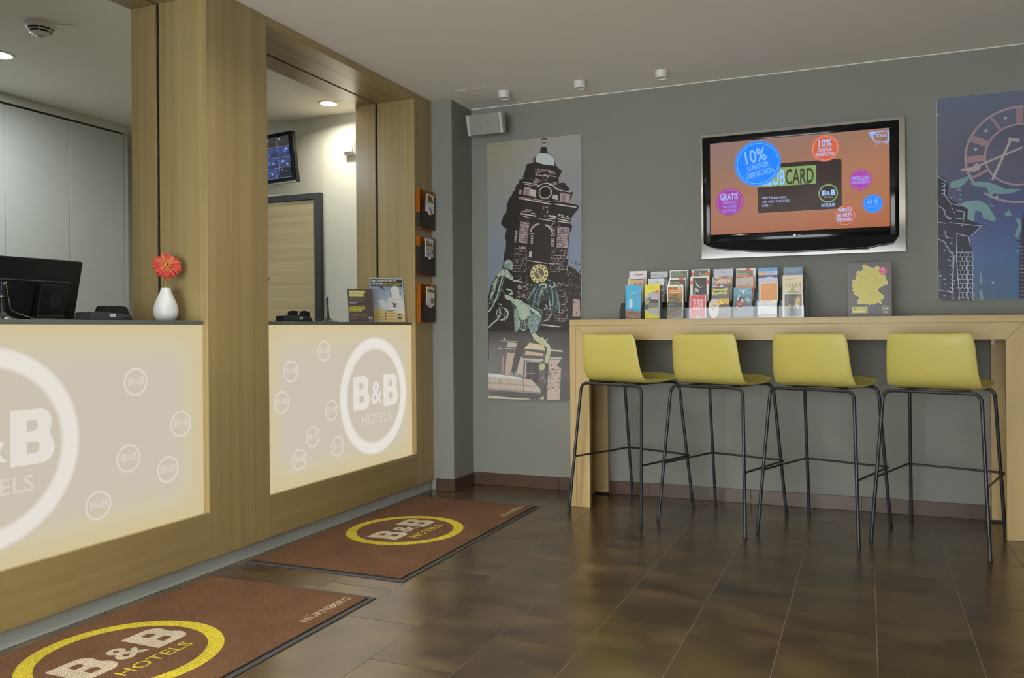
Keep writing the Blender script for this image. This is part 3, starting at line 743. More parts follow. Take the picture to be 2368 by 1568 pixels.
def art_s2(p, w, h):
    X = lambda a: a * w; Y = lambda a: a * h
    p.grad(0, 0, w, h, [(0, (188, 150, 100), (196, 158, 104)), (.26, (176, 160, 110), (186, 176, 138)), (.30, (150, 156, 168), (170, 176, 178)), (.8, (118, 134, 156), (112, 132, 160)), (1, (156, 166, 176), (140, 154, 172))], 0)
    p.poly([(0, 0), (w, 0), (w, Y(.17)), (X(.8), Y(.19)), (X(.5), Y(.27)), (X(.22), Y(.31)), (0, Y(.26))], (176, 158, 108), 1)
    p.rect(X(.035), Y(.80), X(.965), Y(.965), BRN, 1)
    p.text('IMMER DEN BESTEN PREIS AUF', X(.055), Y(.905), Y(.042), (210, 210, 210), w=X(.74), L=2, bold=.03)
    p.text('DEM SCHIRM:', X(.055), Y(.842), Y(.042), (205, 205, 205), w=X(.33), L=2, bold=.03)
    p.text('NUR AUF HOTELBB.DE', X(.40), Y(.842), Y(.042), (150, 148, 50), w=X(.54), L=2, bold=.03)
    p.rect(X(.07), Y(.818), X(.88), Y(.826), (150, 148, 146), 2)
    p.poly([(X(.26), Y(.80)), (X(.36), Y(.80)), (X(.46), Y(.695))], BRN, 1)
    wool, sh_ = (176, 176, 172), (160, 158, 152)
    p.poly([(X(.62), Y(.60)), (X(.90), Y(.60)), (X(.985), Y(.45)), (X(1), Y(.22)), (X(.80), Y(.23)), (X(.45), Y(.245)), (X(.44), Y(.42))], wool, 2)
    for cx_, cy_, rr_ in ((.52, .42, .07), (.50, .34, .07), (.93, .44, .07), (.95, .33, .06), (.6, .52, .07), (.88, .53, .06)): p.disc(X(cx_), Y(cy_), X(rr_), wool, 2, 14)
    p.disc(X(.74), Y(.72), X(.125), (184, 184, 180), 3, 20); p.poly([(X(.61), Y(.72)), (X(.87), Y(.72)), (X(.86), Y(.60)), (X(.80), Y(.44)), (X(.74), Y(.41)), (X(.67), Y(.45)), (X(.62), Y(.6))], (182, 182, 178), 3)
    p.poly([(X(.62), Y(.655)), (X(.46), Y(.672)), (X(.52), Y(.625)), (X(.62), Y(.62))], (174, 160, 150), 4); p.poly([(X(.87), Y(.655)), (X(1.0), Y(.68)), (X(.98), Y(.63)), (X(.87), Y(.62))], (174, 160, 150), 4)
    p.line([(X(.57), Y(.65)), (X(.63), Y(.625))], X(.02), BRN, 5); p.line([(X(.94), Y(.655)), (X(.87), Y(.63))], X(.02), BRN, 5)
    p.line([(X(.62), Y(.61)), (X(.63), Y(.56)), (X(.66), Y(.50))], X(.010), BRN, 5); p.line([(X(.70), Y(.497)), (X(.73), Y(.487)), (X(.78), Y(.50))], X(.016), BRN, 5)
    p.line([(X(.62), Y(.455)), (X(.67), Y(.41)), (X(.80), Y(.405))], X(.022), BRN, 5); p.disc(X(.71), Y(.365), X(.05), BRN, 5, 20); p.disc(X(.695), Y(.368), X(.014), (200, 200, 196), 6, 8); p.disc(X(.728), Y(.368), X(.014), (200, 200, 196), 6, 8)
    p.poly([(X(.22), Y(.50)), (X(.40), Y(.50)), (X(.50), Y(.27)), (X(.33), Y(.29))], (170, 174, 182), 5); p.poly([(X(.33), Y(.29)), (X(.49), Y(.27)), (X(.80), Y(.265)), (X(.52), Y(.225))], (120, 118, 122), 5)
    for j, yy in enumerate((.195, .13, .065)):
        for xx, c_ in ((.045, (120, 66, 34)), (.42, (92, 74, 50))):
            p.disc(X(xx), Y(yy), X(.026), c_, 4, 14); p.lines(X(xx + .06), Y(yy), X(.28), 2, Y(.016), Y(.006), (150, 122, 74), 4, j)
    p.disc(X(.84), Y(.125), X(.075), (44, 44, 40), 4); logo(p, X(.84), Y(.125), X(.074), (80, 78, 66), (200, 200, 196), (200, 200, 196), L=4, ring=.92, hotels=False)
    p.text('HOTELBB.DE', X(.84), Y(.038), Y(.014), (110, 70, 40), w=X(.12), L=4, al='c', bold=.02)
counter_sign('counter_sign', 'tall counter sign with a cartoon white sheep at a laptop on blue', (-2.684, 4.336, 1.0985), .21, .285, art_s2)
counter_sign('counter_sign', 'small dark brown check-out sign leaning left of the sheep sign', (-2.755, 4.100, 1.0985), .150, .203, art_s1)

# amber leaflet holders on the end post
def amber_holder(z0, z1, label, llab, frac, art, tilt, zoff, side):
    t = thing('leaflet_holder', label, 'holder', (FX, 4.475, z0), 'amber leaflet holders on the end post'); y0, y1 = 4.391, 4.562
    b = MB(); b.box(FX + .0005, FX + .0035, y0, y1, z0, z1, .001, 1); b.build('back_plate', M_amber, t)
    zs = z1 - (z1 - z0) * side; b = MB(); b.box(FX + .004, FX + .034, y0, y0 + .003, zs, z1 - .003, .001, 1); b.build('side_plate', M_amber, t)
    if side < .95: MB().box(FX + .004, FX + .034, y0, y0 + .003, z0, zs - .0005, .001, 1).build('lower_side_plate', M_brownac, t)
    b = MB(); b.box(FX + .004, FX + .034, y1 - .003, y1, z0, z1 - .003, .001, 1); b.build('side_plate', M_amber, t)
    b = MB(); b.box(FX + .004, FX + .037, y0 - .001, y1 + .001, z0 - .004, z0 - .0005, .001, 1); b.build('bottom_plate', M_amber, t)
    zf = z0 + (z1 - z0) * frac
    b = MB(); b.prism([(FX + .0345, y0, z0), (FX + .0345, y1, z0), (FX + .0345, y1, zf), (FX + .0345, y1 - .02, zf + .004), (FX + .0345, y0 + .045, zf + .004), (FX + .0345, y0, zf - (.10 if tilt > .05 else 0))], (.0025, 0, 0)); b.build('front_panel', M_brownac, t)
    q = thing('leaflet', llab, 'leaflet', (FX + .028, 4.49, zf))
    ca = Vector((0, math.cos(-tilt), math.sin(-tilt))); cb = Vector((0, -math.sin(-tilt), math.cos(-tilt)))
    O = Vector((FX + .0405, 4.447 if tilt < .05 else 4.452, z0 + zoff)); w, h = .098, .118
    b = MB(); b.prism([O, O + ca * w * .35, O + ca * w * .38 - cb * .014, O + ca * w * .68 - cb * .014, O + ca * w * .7, O + ca * w, O + ca * w + cb * h, O + cb * h], (-.003, 0, 0)); b.build('card', M_paper, q)
    pr = Print(O, ca, cb); art(pr, w, h); pr.build('card_print', q)
def a1(p, w, h):
    p.rect(.2 * w, .72 * h, .72 * w, .92 * h, (38, 36, 34), 0); p.text('DIE', .26 * w, .83 * h, .07 * h, (210, 210, 210), w=.4 * w, L=1, bold=.03); p.rect(.2 * w, .56 * h, .9 * w, .72 * h, (88, 84, 30), 1)
    p.rect(.15 * w, .42 * h, .75 * w, .50 * h, (50, 48, 46), 0); p.rect(.17 * w, .435 * h, .73 * w, .485 * h, (200, 200, 200), 1); p.disc(.55 * w, .2 * h, .13 * w, (60, 90, 170), 0, 16); p.disc(.72 * w, .08 * h, .11 * w, (190, 60, 70), 1, 16)
def a2(p, w, h):
    p.rect(0, 0, w, h, (150, 155, 162), 0); p.rect(.05 * w, .78 * h, .95 * w, .93 * h, (210, 212, 214), 1); p.rect(.05 * w, .80 * h, .9 * w, .86 * h, (50, 50, 50), 2); p.rect(.05 * w, .58 * h, .85 * w, .75 * h, (90, 92, 30), 1)
    p.disc(.12 * w, .38 * h, .1 * w, (200, 90, 120), 1, 12); p.quad([(.32 * w, .12 * h), (.6 * w, .12 * h), (.62 * w, .45 * h), (.35 * w, .45 * h)], (90, 90, 90), 1); p.quad([(.4 * w, .2 * h), (.56 * w, .2 * h), (.57 * w, .38 * h), (.41 * w, .38 * h)], (190, 190, 186), 2); p.disc(.84 * w, .3 * h, .12 * w, (60, 60, 50), 1, 12)
def a3(p, w, h):
    p.rect(.05 * w, .72 * h, .95 * w, .88 * h, (96, 96, 34), 0); p.lines(.1 * w, .62 * h, .7 * w, 3, .14 * h, .02 * h, (176, 176, 172), 0); p.rect(.55 * w, .14 * h, .88 * w, .42 * h, (84, 58, 40), 0); p.disc(.66 * w, .28 * h, .07 * w, (180, 150, 100), 1, 10); p.rect(.05 * w, .04 * h, .35 * w, .08 * h, (60, 60, 60), 0)
amber_holder(1.694, 1.943, 'topmost amber and brown leaflet holder on the end post', 'white card with blue and red dots in the topmost amber holder', .64, a1, .08, .110, .62)
amber_holder(1.396, 1.642, 'middle amber and brown leaflet holder on the end post', 'grey-blue card in the middle amber holder', .76, a2, 0.0, .118, .25)
amber_holder(1.099, 1.342, 'lowest amber and brown leaflet holder on the end post', 'white card with a small brown picture in the lowest amber holder', .60, a3, .07, .108, 1.0)
# ------------------------------------------------------------------ high bar table along the back wall
TB = thing('bar_table', 'long pale oak bar table against the grey wall', 'table', (-.44, 4.65, 0))
L0, L1, TF, TBK, TZ = -1.629, .752, 4.445, 4.866, 1.101
LI, RI, FZ = -1.510, .633, .981         # inner edges of the front frame
e = .0366
MB().box(L0, L1, TF, TBK, TZ - .035, TZ, .001, 1).build('table_top', M_oakX, TB)
for a, c in ((L0, L0 + e - .001), (L1 - e + .001, L1)): MB().box(a, c, TF, TF + .028, .001, TZ - .0355, .0006, 1).build('edge_board', M_oakXz, TB)
def front_piece(name, pts, m):
    b = MB(); b.prism([(x, TF, z) for x, z in pts], (0, .028, 0)); bmesh.ops.bevel(b.bm, geom=b.bm.edges[:], offset=.0006, segments=1, affect='EDGES'); b.build(name, m, TB)
g = .0006; zi = TZ - .0358
front_piece('front_apron', [(L0 + e + g, zi), (L1 - e - g, zi), (RI - g, FZ), (LI + g, FZ)], M_oakX)
front_piece('front_leg', [(L0 + e, zi - .001), (LI, FZ - .001), (LI, .001), (L0 + e, .001)], M_oakXz)
front_piece('front_leg', [(L1 - e, zi - .001), (L1 - e, .001), (RI, .001), (RI, FZ - .001)], M_oakXz)
for a, c in ((L0, L0 + .010), (L1 - .010, L1)): MB().box(a, c, TF + .0285, TBK, .001, TZ - .036).build('side_panel', M_oakXz, TB)
MB().box(L0 + .011, L0 + .108, 4.835, TBK, .014, TZ - .036, .0006, 1).build('rear_leg', M_oakXz, TB)
MB().box(L1 - .135, L1 - .011, 4.835, TBK, .014, TZ - .036, .0006, 1).build('rear_leg', M_oakXz, TB)
MB().box(L0 + .02, L0 + .10, 4.84, 4.86, .001, .0135).build('leg_glide', M_dark, TB); MB().box(L1 - .12, L1 - .02, 4.84, 4.86, .001, .0135).build('leg_glide', M_dark, TB)
b = MB(); b.box(.575, .592, 4.50, 4.503, .955, 1.065); b.box(.575, .592, 4.50, 4.53, 1.0625, 1.0655)
b.build('steel_bracket', M_kick, TB)
MB().box(-.455, -.425, 4.60, 4.66, 1.02, 1.0655, .003).build('cable_box', M_black, TB)

# ------------------------------------------------------------------ bar stools
ST = thing('bar_stool', 'lime bar stool, leftmost, beside the oak leg of the table', 'stool', (0, 0, 0), 'lime green bar stools at the table')
rb = .0085
feet = {(-1, -1): Vector((-.259, -.272, 0)), (1, -1): Vector((.259, -.272, 0)), (-1, 1): Vector((-.222, .268, 0)), (1, 1): Vector((.222, .268, 0))}
zf = .738
topy = {-1: -.205, 1: .165}; topx = {-1: .215, 1: .198}
for (sx, sy), ft in feet.items():
    corner = Vector((sx * topx[sy], topy[sy], zf)); mid = Vector((sx * .10, topy[sy], zf))
    pts = fillet([ft + Vector((0, 0, .0005)), corner, mid], .045, 6)
    MB().tube(pts, rb, 12).build('leg', M_tube, ST, smooth=True)
    d = (corner - ft).normalized()
    MB().tube([ft + Vector((0, 0, .0002)), ft + d * .012], rb + .0015, 12).build('foot_cap', M_black, ST, smooth=True)
for sy in (-1, 1): MB().tube([(-.0995, topy[sy], zf), (.0995, topy[sy], zf)], rb, 12).build('crossbar', M_tube, ST, smooth=True)
for sx in (-1, 1): MB().tube([(sx * .12, topy[-1] + rb, zf + .001), (sx * .12, topy[1] - rb, zf + .001)], .007, 10).build('seat_rail', M_tube, ST, smooth=True)
def on_leg(sx, sy, z, out=0):
    a = feet[(sx, sy)]; c = Vector((sx * topx[sy], topy[sy], zf)); p = a.lerp(c, z / zf); return p + Vector((sx * out * .7, sy * out, 0))
zr = .318
fr = [on_leg(-1, -1, zr) + Vector((0, .007, 0)), on_leg(-1, 1, zr) + Vector((-.014, .014, 0)), on_leg(1, 1, zr) + Vector((.014, .014, 0)), on_leg(1, -1, zr) + Vector((0, .007, 0))]
MB().tube(fillet(fr, .02, 4), .0055, 10).build('footrest', M_tube, ST, smooth=True)

def shell():
    """one continuous upholstered shell: back, bend and seat"""
    prof = [(-.238, 1.017), (-.234, .985), (-.226, .93), (-.216, .87), (-.206, .825), (-.190, .79), (-.163, .769), (-.125, .761), (-.07, .758), (0, .757), (.07, .760), (.13, .768), (.175, .776), (.200, .774)]
    n = len(prof); m = 14; bm = bmesh.new(); front = []; back = []
    for i, (y, z) in enumerate(prof):
        a = prof[max(0, i - 1)]; c = prof[min(n - 1, i + 1)]; ty, tz = c[0] - a[0], c[1] - a[1]; d = math.hypot(ty, tz); ny, nz = -tz / d, ty / d   # towards the sitter
        if i < n // 2: w = .190 + .020 * i / 6
        else: w = .212 - .010 * (i - 6) / 7
        e0, e1 = i / (n - 1), 1 - i / (n - 1)
        rnd_ = 1.0
        if i == 0: w *= .93
        if i == n - 1: w *= .86
        if i == n - 2: w *= .965
        rf, rk = [], []
        for j in range(m + 1):
            u = -1 + 2 * j / m; ue = math.copysign(1 - (1 - abs(u)) ** 1.25, u); t = .0165 * (1 - abs(ue) ** 6 * .8) * (.55 if i in (0, n - 1) else 1)
            curve = -.012 * (ue ** 2 - .3) * (-1 if i < 6 else .4)
            cy, cz = y + ny * curve, z + nz * curve
            rf.append(bm.verts.new((ue * w, cy + ny * t, cz + nz * t))); rk.append(bm.verts.new((ue * w, cy - ny * t, cz - nz * t)))
        front.append(rf); back.append(rk)
    for i in range(n - 1):
        for j in range(m):
            bm.faces.new((front[i][j], front[i][j + 1], front[i + 1][j + 1], front[i + 1][j])); bm.faces.new((back[i][j + 1], back[i][j], back[i + 1][j], back[i + 1][j + 1]))
        bm.faces.new((front[i][0], front[i + 1][0], back[i + 1][0], back[i][0])); bm.faces.new((front[i + 1][m], front[i][m], back[i][m], back[i + 1][m]))
    for j in range(m):
        bm.faces.new((front[0][j + 1], front[0][j], back[0][j], back[0][j + 1])); bm.faces.new((front[n - 1][j], front[n - 1][j + 1], back[n - 1][j + 1], back[n - 1][j]))
    mb = MB(); mb.bm.free(); mb.bm = bm
    return mb
sh = shell().build('seat_shell', M_seat, ST, smooth='all'); s_ = sh.modifiers.new('soft', 'SUBSURF'); s_.levels = 2; s_.render_levels = 2
b = MB(); b.box(-.16, .16, -.15, .155, .7475, .7525, .002, 1); b.build('seat_plate', M_black, ST)
stl = [((-1.244, 4.449), -22.5, None), ((-.715, 4.408), -20.3, 'lime bar stool, second from the left, under the brochures'),
       ((-.1875, 4.372), -20.2, 'lime bar stool, third from the left, under the television'), ((.3455, 4.364), -18.2, 'lime bar stool, rightmost, beside the right table leg')]
for i, ((x, y), a, lb) in enumerate(stl):
    if i == 0: ST.location = (x, y, 0); ST.rotation_euler = (0, 0, math.radians(a))
    else: dup(ST, (x, y, 0), math.radians(a), lb)

# ------------------------------------------------------------------ television
YT = 4.75
hx0, hx1, hz0, hz1 = -.892, .172, 1.549, 2.172
def T(x, y): p = on_y(1580 + x / 4.127, 240 + y / 4.127, YT - .001); return (p.x, p.z)
TV = thing('television', 'large glossy black flat television showing an orange club card advert', 'television', (-.36, 4.80, 1.85))
MB().box(-.921, .208, 4.835, 4.842, 1.463, 2.210, .001, 1).build('mirror_plate', M_mirror, TV, label='mirror-polished metal plate behind the set')
b = MB(); b.box(-.80, .09, 4.843, 4.8795, 1.60, 2.08); b.box(-.5, -.2, 4.812, 4.8348, 1.75, 2.0); b.build('wall_mount', M_black, TV)
outl = [(190, 320), (2075, 135), (2067, 1245), (2040, 1262), (2035, 1288), (1990, 1312), (1880, 1330), (1800, 1348), (1750, 1362), (1690, 1354), (1400, 1376), (1000, 1398), (650, 1395), (350, 1378), (255, 1357), (200, 1330)]
b = MB(); b.prism([(T(*p)[0], YT + .008, T(*p)[1]) for p in outl], (0, .052, 0)); bmesh.ops.bevel(b.bm, geom=b.bm.edges[:], offset=.003, segments=2, affect='EDGES'); b.build('housing', M_satin, TV, smooth=True)
lipz = hz0 - .0005 if False else 1.5485
lo_ = [(T(*p)[0], T(*p)[1]) for p in outl[2:]]; lo_ = [(x, z) for x, z in lo_ if z < lipz - .001]
b = MB(); ys_ = (YT - .004, YT + .0078); lp_ = [(-.890, lipz), (.170, lipz)] + lo_
v0 = [b.bm.verts.new((x, ys_[1], z)) for x, z in lp_]; v1 = [b.bm.verts.new((x, ys_[0] + (0 if z > lipz - .004 else .0012), z + (0 if z > lipz - .004 else .0015))) for x, z in lp_]
b.bm.faces.new(v0); b.bm.faces.new(v1)
for i in range(len(lp_)): b.bm.faces.new((v0[i], v0[(i + 1) % len(lp_)], v1[(i + 1) % len(lp_)], v1[i]))
b.build('lower_lip', M_satin, TV)
sx0, sx1, sz0, sz1 = -.850, .126, 1.596, 2.134
b = MB()
b.box(hx0, sx0 - .0003, YT - .004, YT + .0078, hz0, hz1, .0025); b.box(sx1 + .0003, hx1, YT - .004, YT + .0078, hz0, hz1, .0025)
b.box(sx0, sx1, YT - .004, YT + .0078, sz1 + .0003, hz1, .0025); b.box(sx0, sx1, YT - .004, YT + .0078, hz0, sz0 - .0003, .0025)
b.build('bezel', M_gloss, TV, smooth=True)
MB().box(sx0 + .0005, sx1 - .0005, YT + .0015, YT + .0075, sz0 + .0005, sz1 - .0005).build('screen_glass', M_gloss, TV)
lp = Print((0, YT - .0045, 0), (1, 0, 0), (0, 0, 1)); x_, z_ = T(1070, 1247); lp.disc(x_, z_, .0085, (170, 168, 155), 0, 20); lp.text('LG', T(1092, 1254)[0], T(1092, 1254)[1], .011, (185, 185, 180), w=.020, L=0, bold=.03); lp.build('maker_badge', TV)
pr = Print((0, YT + .0012, 0), (1, 0, 0), (0, 0, 1), step=.0002, fn=lin)
pr.grad(sx0, sz0, sx1, sz1, [(0, (158, 102, 78), (164, 92, 52)), (.3, (158, 106, 82), (168, 104, 66)), (.65, (146, 110, 92), (168, 114, 84)), (1, (140, 112, 110), (152, 112, 90))], 0)
mid = T(1200, 700)
def circ(cx, cy, rx): a = T(cx - rx, cy); c = T(cx + rx, cy); p = T(cx, cy); return p[0], p[1], (c[0] - a[0]) / 2
def badge(cx, cy, rx, col, lc, L, col2=None):
    x, z, r = circ(cx, cy, rx); pr.disc(x, z, r, col2 or col, L, 48); pr.disc(x, z, r * .94, col, L + 1, 48); pr.ring(x, z, r * .90, r * .875, lc, L + 2, 48); return x, z, r
def txt(s, x0, y0, x1, y1, hpx, col, L, bold=.03):
    """baseline from (x0,y0) to (x1,y1) in the measured frame"""
    a = T(x0, y0); c = T(x1, y1); t = T(x0, y0 - hpx); pr.text(s, a[0], a[1], t[1] - a[1], col, w=math.hypot(c[0] - a[0], c[1] - a[1]), L=L, bold=bold, rot=math.atan2(c[1] - a[1], c[0] - a[0]))
# club card
def rrect(x0, y0, x1, y1, r, col, L, sk=None):
    pts = []
    for cx_, cy_, a0 in ((x1 - r, y1 - r, 0), (x0 + r, y1 - r, 90), (x0 + r, y0 + r, 180), (x1 - r, y0 + r, 270)):
        pts += [(cx_ + r * math.cos(math.radians(a0 + 15 * i)), cy_ + r * math.sin(math.radians(a0 + 15 * i))) for i in range(7)]
    pr.poly(pts, col, L)
cl = T(718, 1038); cr_ = T(1523, 510)
rrect(cl[0] - .0018, cl[1] - .0018, cr_[0] + .0018, cr_[1] + .0018, .014, (176, 128, 96), 1)
rrect(cl[0], cl[1], cr_[0], cr_[1], .013, (46, 30, 28), 2)
a = T(718, 792); c = T(1280, 572); rrect(a[0] + .001, a[1], c[0], c[1], .006, (128, 158, 96), 3)
txt('CLUB', 745, 770, 980, 758, 138, (140, 196, 255), 4, .045); txt('CARD', 986, 758, 1255, 742, 142, (52, 48, 32), 4, .045)
txt('Max Mustermann', 765, 902, 995, 889, 24, (190, 205, 255), 3, .0); txt('280 4001 5010 0300', 765, 940, 1022, 927, 24, (170, 190, 250), 3, .0); txt('1/2017', 765, 977, 852, 973, 24, (180, 196, 250), 3, .0)
x, z, r = circ(1393, 845, 93); logo(pr, x, z, r, (132, 162, 92), (160, 200, 255), (190, 180, 170), fill=(36, 24, 24), L=3, ring=.86)
txt('HOTELBB.DE', 1328, 975, 1458, 968, 32, (160, 196, 255), 4, .04)
# badges
x, z, r = badge(722, 562, 221, (0, 128, 255), (110, 190, 255), 6, (60, 140, 250))
txt('10%', 612, 570, 812, 520, 122, (128, 180, 255), 9, .05); txt('GÜNSTIGER', 628, 640, 832, 580, 48, (110, 176, 255), 9, .03); txt('ÜBERNACHTEN', 616, 716, 880, 640, 52, (110, 176, 255), 9, .03)
badge(1368, 415, 134, (205, 96, 62), (226, 190, 190), 6, (214, 110, 84))
txt('10%', 1306, 402, 1428, 393, 68, (150, 196, 255), 9, .05); txt('GÜNSTIGER', 1302, 448, 1434, 436, 30, (170, 190, 240), 9, .03); txt('FRÜHSTÜCKEN', 1283, 494, 1452, 480, 33, (170, 190, 240), 9, .03)
badge(1703, 715, 106, (166, 60, 160), (205, 140, 240), 4, (140, 50, 150))
txt('PERSÖNLICHES', 1624, 718, 1780, 704, 32, (150, 170, 255), 7, .03); txt('ONLINE-KONTO', 1624, 757, 1780, 744, 32, (150, 170, 255), 7, .03)
badge(1820, 942, 94, (0, 128, 255), (90, 180, 255), 4)
txt('44 €', 1763, 955, 1870, 943, 55, (110, 170, 255), 7, .05); txt('JAHRESBEITRAG', 1755, 986, 1884, 975, 20, (70, 150, 250), 7, .01)
badge(452, 930, 133, (156, 52, 148), (200, 130, 235), 4, (134, 52, 140))
txt('GRATIS', 364, 916, 532, 902, 60, (156, 180, 255), 7, .045); txt('ÜBERNACHTEN', 388, 952, 520, 943, 24, (130, 140, 235), 7, .03); txt('NACH 10 ÜBER-', 388, 992, 522, 982, 26, (130, 140, 235), 7, .03); txt('NACHTUNGEN', 388, 1030, 512, 1020, 26, (130, 140, 235), 7, .03)
badge(1553, 1055, 106, (186, 90, 52), (206, 188, 196), 6, (170, 78, 60))
txt('RABATTE', 1492, 1024, 1614, 1012, 35, (160, 190, 250), 9, .04); txt('BEI VIELEN', 1478, 1074, 1622, 1060, 36, (160, 190, 250), 9, .04); txt('PARTNERN', 1478, 1120, 1622, 1106, 36, (160, 190, 250), 9, .04)
# channel sign: outline set on legs with the words SCHLAF TV
cb = (150, 178, 248)
fr_ = [T(1838, 262), T(1900, 252), T(1978, 246), T(1982, 290), T(1978, 345), T(1900, 354), T(1846, 350), T(1828, 330), T(1826, 300)]
pr.line(fr_, .0055, cb, 3); pr.line([T(1972, 250), T(1976, 340)], .010, cb, 3)
for q in ((1858, 360, 1848, 390), (1880, 360, 1874, 378), (1940, 355, 1948, 372), (1962, 352, 1970, 382)): pr.line([T(q[0], q[1]), T(q[2], q[3])], .004, cb, 3)
for q in ((1805, 268, 20), (1830, 264, 18), (1848, 268, 14), (1820, 280, 16)): x, z, r = circ(q[0], q[1], q[2]); pr.disc(x, z, r * .8, cb, 4, 14)
x, z, r = circ(1812, 298, 14); pr.disc(x, z, r, cb, 4, 14, r * 1.1)
txt('SCHLAF', 1855, 306, 1955, 300, 28, (150, 190, 255), 5, .03); txt('TV', 1908, 338, 1942, 336, 26, (50, 26, 26), 5, .03)
pr.build('screen_picture', TV, print_mat('glow', 1.0, .12))

# ------------------------------------------------------------------ pictures on the wall
def canvas(name, label, x0, x1, z0, z1):
    t = thing(name, label, 'picture', ((x0 + x1) / 2, 4.865, (z0 + z1) / 2))
    MB().box(x0, x1, 4.851, 4.8797, z0, z1, .0012, 1).build('canvas_board', M_paper, t); return t
P1_ = canvas('wall_picture', 'tall narrow picture of a dark church tower behind a rider statue', -2.357, -1.695, .585, 2.2945)
pr = Print((0, 4.851, 0), (1, 0, 0), (0, 0, 1), step=.0002)
def A(x, y): p = on_y(1110 + x / 4.612, 290 + y / 4.612, 4.851); return (p.x, p.z)
def Bq(x, y): p = on_y(1110 + x / 4.356, 580 + y / 4.356, 4.851); return (p.x, p.z)
x0, x1, z0, z1 = -2.356, -1.696, .586, 2.2935
pr.grad(x0, z0, x1, z1, [(0, (92, 90, 90), (78, 76, 76)), (.25, (86, 86, 88), (84, 86, 92)), (.42, (104, 112, 126), (104, 116, 140)), (.62, (114, 122, 130), (112, 120, 138)), (.8, (126, 125, 120), (124, 122, 126)), (1, (132, 128, 108), (134, 132, 130))], 0)
DK, DK2, PK, PK2, LT, GRN, GR2 = (36, 32, 32), (40, 36, 36), (150, 132, 132), (120, 104, 106), (166, 158, 150), (150, 162, 148), (104, 122, 120)
tower = [(655, 292), (660, 240), (685, 228), (725, 232), (742, 302), (775, 312), (800, 345), (828, 430), (888, 490), (865, 530), (850, 560), (856, 620), (885, 608), (915, 612), (958, 660), (965, 700), (1000, 710), (990, 760), (968, 800), (975, 825), (1070, 855), (1060, 885), (975, 995), (978, 1060), (995, 1072), (985, 1110), (960, 1150), (950, 1300), (945, 1570), (265, 1570), (275, 1400), (286, 1240), (272, 1200), (292, 1110), (262, 1085), (232, 1048), (262, 955), (282, 950), (300, 880), (290, 862), (330, 765), (352, 745), (365, 700), (383, 695), (397, 640), (430, 612), (432, 580), (490, 560), (462, 545), (480, 530), (512, 415), (590, 390), (606, 330), (640, 292)]
pr.poly([A(*p) for p in tower], DK, 1)
low = [(262, 330 - 330), (80, 410), (80, 790), (84, 800)]
pr.poly([Bq(255, 0), Bq(232, 180), Bq(120, 330), Bq(82, 480), Bq(82, 1100), Bq(1000, 1100), Bq(1022, 690), Bq(1022, 250), Bq(960, 180), Bq(893, 150), Bq(893, 0)], DK, 1)
# faded dark ground
gx0, gz1 = Bq(82, 700); _, gz0 = Bq(82, 1500)
pr.grad(x0, z0 + .001, x1, Bq(500, 800)[1], [(0, (86, 84, 82), (74, 70, 68)), (.35, (110, 108, 106), (82, 78, 77)), (.7, (104, 102, 102), (66, 62, 62)), (1, (52, 49, 49), (40, 36, 36))], 2)
def inside(p, q):
    c = False
    for i in range(len(q)):
        a, b_ = q[i - 1], q[i]
        if (a[1] > p[1]) != (b_[1] > p[1]) and p[0] < (b_[0] - a[0]) * (p[1] - a[1]) / (b_[1] - a[1]) + a[0]: c = not c
    return c
def speck(poly, n, cols, s0, s1, L, seed, ang=0.0, asp=3.0):
    rnd = random.Random(seed); xs = [p[0] for p in poly]; zs = [p[1] for p in poly]; k = 0
    while k < n:
        p = (rnd.uniform(min(xs), max(xs)), rnd.uniform(min(zs), max(zs)))
        if not inside(p, poly): k += .2; continue
        k += 1; a = ang + rnd.uniform(-.35, .35); l = rnd.uniform(s0, s1); dx, dz = math.cos(a) * l, math.sin(a) * l; w = l / asp
        pr.poly([(p[0] - dx, p[1] - dz), (p[0] + dz / l * w * rnd.uniform(.5, 1), p[1] - dx / l * w), (p[0] + dx, p[1] + dz), (p[0] - dz / l * w, p[1] + dx / l * w * rnd.uniform(.5, 1))], rnd.choice(cols), L)
def bricks(quad, rows, cols, cols_, L, fill=.85, seed=1, gap=.12, edge=False):
    rnd = random.Random(seed); (a, b_, c, d) = quad      # bl, br, tr, tl
    def P(u, v): return ((a[0] * (1 - u) + b_[0] * u) * (1 - v) + (d[0] * (1 - u) + c[0] * u) * v, (a[1] * (1 - u) + b_[1] * u) * (1 - v) + (d[1] * (1 - u) + c[1] * u) * v)
    for r in range(rows):
        off = (r % 2) * .5 / cols; u = -off
        while u < 1:
            w = 1 / cols * rnd.choice((.7, 1, 1, 1.3)); u0, u1 = max(0, u), min(1, u + w)
            if u1 - u0 > .02 and rnd.random() < fill:
                v0, v1 = (r + gap) / rows, (r + 1 - gap) / rows; g_ = gap / cols * .7
                q = [P(u0 + g_, v0), P(u1 - g_, v0), P(u1 - g_, v1), P(u0 + g_, v1)]
                if edge: pr.line(q[:3], .0028, rnd.choice(cols_), L)
                else: pr.quad(q, rnd.choice(cols_), L)
            u += w
Aq = lambda *p: [A(x, y) for x, y in p]
pr.poly(Aq((655, 295), (620, 310), (605, 385), (690, 415), (812, 428), (800, 350), (775, 320), (740, 303)), (166, 172, 176), 2)
pr.poly(Aq((600, 330), (585, 335), (560, 385), (600, 375)), (98, 92, 92), 2)
pr.poly(Aq((668, 150), (690, 132), (715, 132), (735, 155), (725, 175), (710, 190), (715, 228), (680, 225), (690, 190), (672, 170)), (70, 60, 62), 2)
pr.quad(Aq((672, 170), (728, 170), (722, 155), (680, 152)), (166, 150, 158), 3); pr.quad(Aq((688, 222), (712, 222), (708, 195), (692, 195)), (160, 156, 160), 3)
